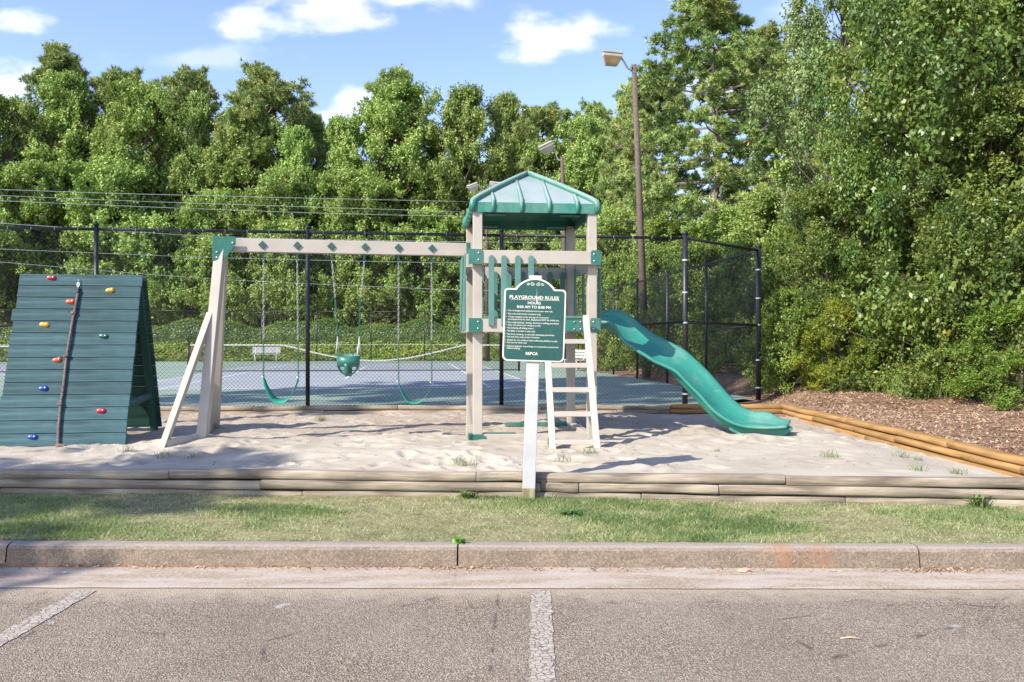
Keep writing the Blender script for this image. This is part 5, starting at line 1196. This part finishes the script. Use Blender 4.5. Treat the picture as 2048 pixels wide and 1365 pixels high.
# weeds, stone, twigs
def weed(x, y, z, h, n, label, broad=False, mat=None, group='weed tufts', cat='weed', name='weed_tuft', spread=1.2):
    rs = np.random.RandomState(int(abs(x*1000+y*77)) % 9999); mb = MB()
    for i in range(n):
        a = rs.rand()*6.283; l = h*rs.uniform(.5, 1.1); le = rs.uniform(.5, 1.5 if spread == 1.2 else spread); w = .0024 if not broad else .010; d = Vector((math.cos(a), math.sin(a), 0)); s = Vector((-d.y, d.x, 0)); b0 = Vector(rs.normal(0, h*(.4 if not broad else .25), 3)); b0.z = 0
        p1 = b0+d*l*le*.35+UP*l*.6; p2 = b0+d*l*le+UP*l*(.8 if not broad else .6); mb.add([b0-s*w, b0+s*w, p1+s*w*.9, p1-s*w*.9, p2], [(0, 1, 2, 3), (3, 2, 4)])
    o = mb.build(name, mat or WEEDM); o.location = (x, y, z); tag(o, label, cat, group); return o
WEEDM = ground_mat('weed_green', [(.35, (.09, .15, .04)), (.55, (.18, .24, .07)), (.7, (.34, .31, .16))], 30, .001)
for (px, py, h, n, lab) in ((930, 930, .15, 26, 'weed tuft in the sand behind the front timbers left of the sign'), (1658, 915, .13, 26, 'weed tuft in the sand below the foot of the slide'), (1802, 914, .13, 18, 'weed tuft in the sand left of the yellow timbers'),
    (1836, 941, .10, 22, 'flat weed tuft close behind the front timbers at right'), (1915, 948, .10, 22, 'rightmost weed tuft by the corner of the front timbers'), (1838, 921, .08, 16, 'small weed tuft between two larger ones at right'), (1180, 908, .12, 18, 'weed tuft right of the sign post near the ladder'), (1122, 919, .13, 14, 'thin weed tuft just behind the timbers right of the sign'),
    (255, 905, .11, 20, 'weed tuft in front of the climbing wall'), (325, 915, .12, 14, 'weed tuft left of the front brace foot'), (385, 915, .1, 14, 'weed tuft right of the front brace foot'), (640, 843, .14, 40, 'green weed patch in the sand under the swings'), (248, 886, .10, 16, 'weed at the right foot of the climbing wall'), (1435, 903, .06, 10, 'tiny weed in the sand below the slide')):
    d = 1.22*F/(py-CY)
    for _ in range(6): d = (CAMZ-sz(gx(px, d), d))*F/(py-CY)
    weed(gx(px, d), d, sz(gx(px, d), d)-.005, h*.9, int(n*1.5), lab)
weed(gx(918, 6.08), 6.07, .15, .06, 40, 'bright weed sprouting from the joint in the kerb', True, flat('bright_weed', (.12, .27, .03)))
weed(gx(934, 7.5), 7.5, .2, .1, 40, 'leafy weed at the foot of the timbers left of the sign', True)
weed(gx(1140, 7.0), 6.95, .17, .06, 160, 'clover patch in the verge right of the sign post', True, flat('clover', (.07, .17, .03)), spread=3)
weed(gx(1960, 7.15), 7.15, .2, .14, 30, 'leafy weed against the timbers at the right edge', True)
sx_, sy_ = gx(1845, 15.6), 15.6
weed(sx_, sy_, float(terrain(sx_, sy_)), .62, 900, 'feathery light green clump at the edge of the mulch', False, FERNM if False else flat('feathery_green', (.20, .30, .06)), None, 'plant', 'feathery_plant', .7)
def rock(px, py, z, s, label, mat):
    d = (CAMZ-z)*F/(py-CY); bm = bmesh.new(); bmesh.ops.create_icosphere(bm, subdivisions=2, radius=1)
    for v in bm.verts: v.co = Vector((v.co.x*s, v.co.y*s*.6, max(-.2, v.co.z)*s*.45))*(1+.18*math.sin(v.co.x*7+v.co.y*5+px))
    me = bpy.data.meshes.new('stone'); bm.to_mesh(me); bm.free(); o = link('stone', me, mat); o.location = (gx(px, d), d, z); tag(o, label, 'stone')
rock(1488, 1142, .012, .05, 'flat pinkish stone in the gutter against the kerb', concrete('pink_stone', (.45, .27, .19), (.58, .38, .28), (.35, .2, .14))[0])
rock(398, 1134, .012, .022, 'small orange-brown stone in the gutter at left', MATS['pink_stone'])
def twig(px, py, L, a, z, label):
    d = (CAMZ-z)*F/(py-CY); p = Vector((gx(px, d), d, z)); e = Vector((math.cos(a), math.sin(a), 0))*L
    o = MB().tube([p-e/2, p+Vector((0, .01, .004)), p+e/2], [.003, .005, .004], 6).build('twig', flat('twig_tan'+str(px), (.5, .38, .24)), None, True); tag(o, label, 'twig')
twig(1701, 1277, .11, -.05, .006, 'pale twig lying on the asphalt at right')
twig(1105, 975, .16, -.7, .22, 'thin dry twig at the foot of the sign post')
# sapling and fallen branch at the right
def sapling():
    b_ = Vector((gx(1805, 16.2), 16.2, 0)); b_.z = float(terrain(b_.x, b_.y)); root = empty('sapling', b_, 0, 'thin bare-stemmed sapling in front of the glossy hollies', 'sapling')
    MB().tube([(0, 0, 0), (.02, 0, .5), (-.03, 0, .8), (.03, 0, 1.1)], [.035, .028, .022, .012], 7).build('trunk', BARKP, root, True)
    rs = np.random.RandomState(2); n = 500; P = rs.normal(size=(n, 3))*np.array([.38, .38, .35])+np.array([0, 0, 1.3]); P2 = rs.normal(size=(160, 3))*np.array([.25, .25, .15])+np.array([-.1, 0, .2]); P = np.concatenate([P, P2]); P = P[P[:, 2] > .02]
    V, Fa = leaves(P, rs.normal(size=P.shape)+np.array([0, 0, .7]), .09, .05, rs); o = link('crown', npmesh('crown', V, Fa, np.clip(rs.normal(.5, .2, len(P)), 0, 1)), SHRUBM, root); o['kind'] = 'stuff'
sapling()
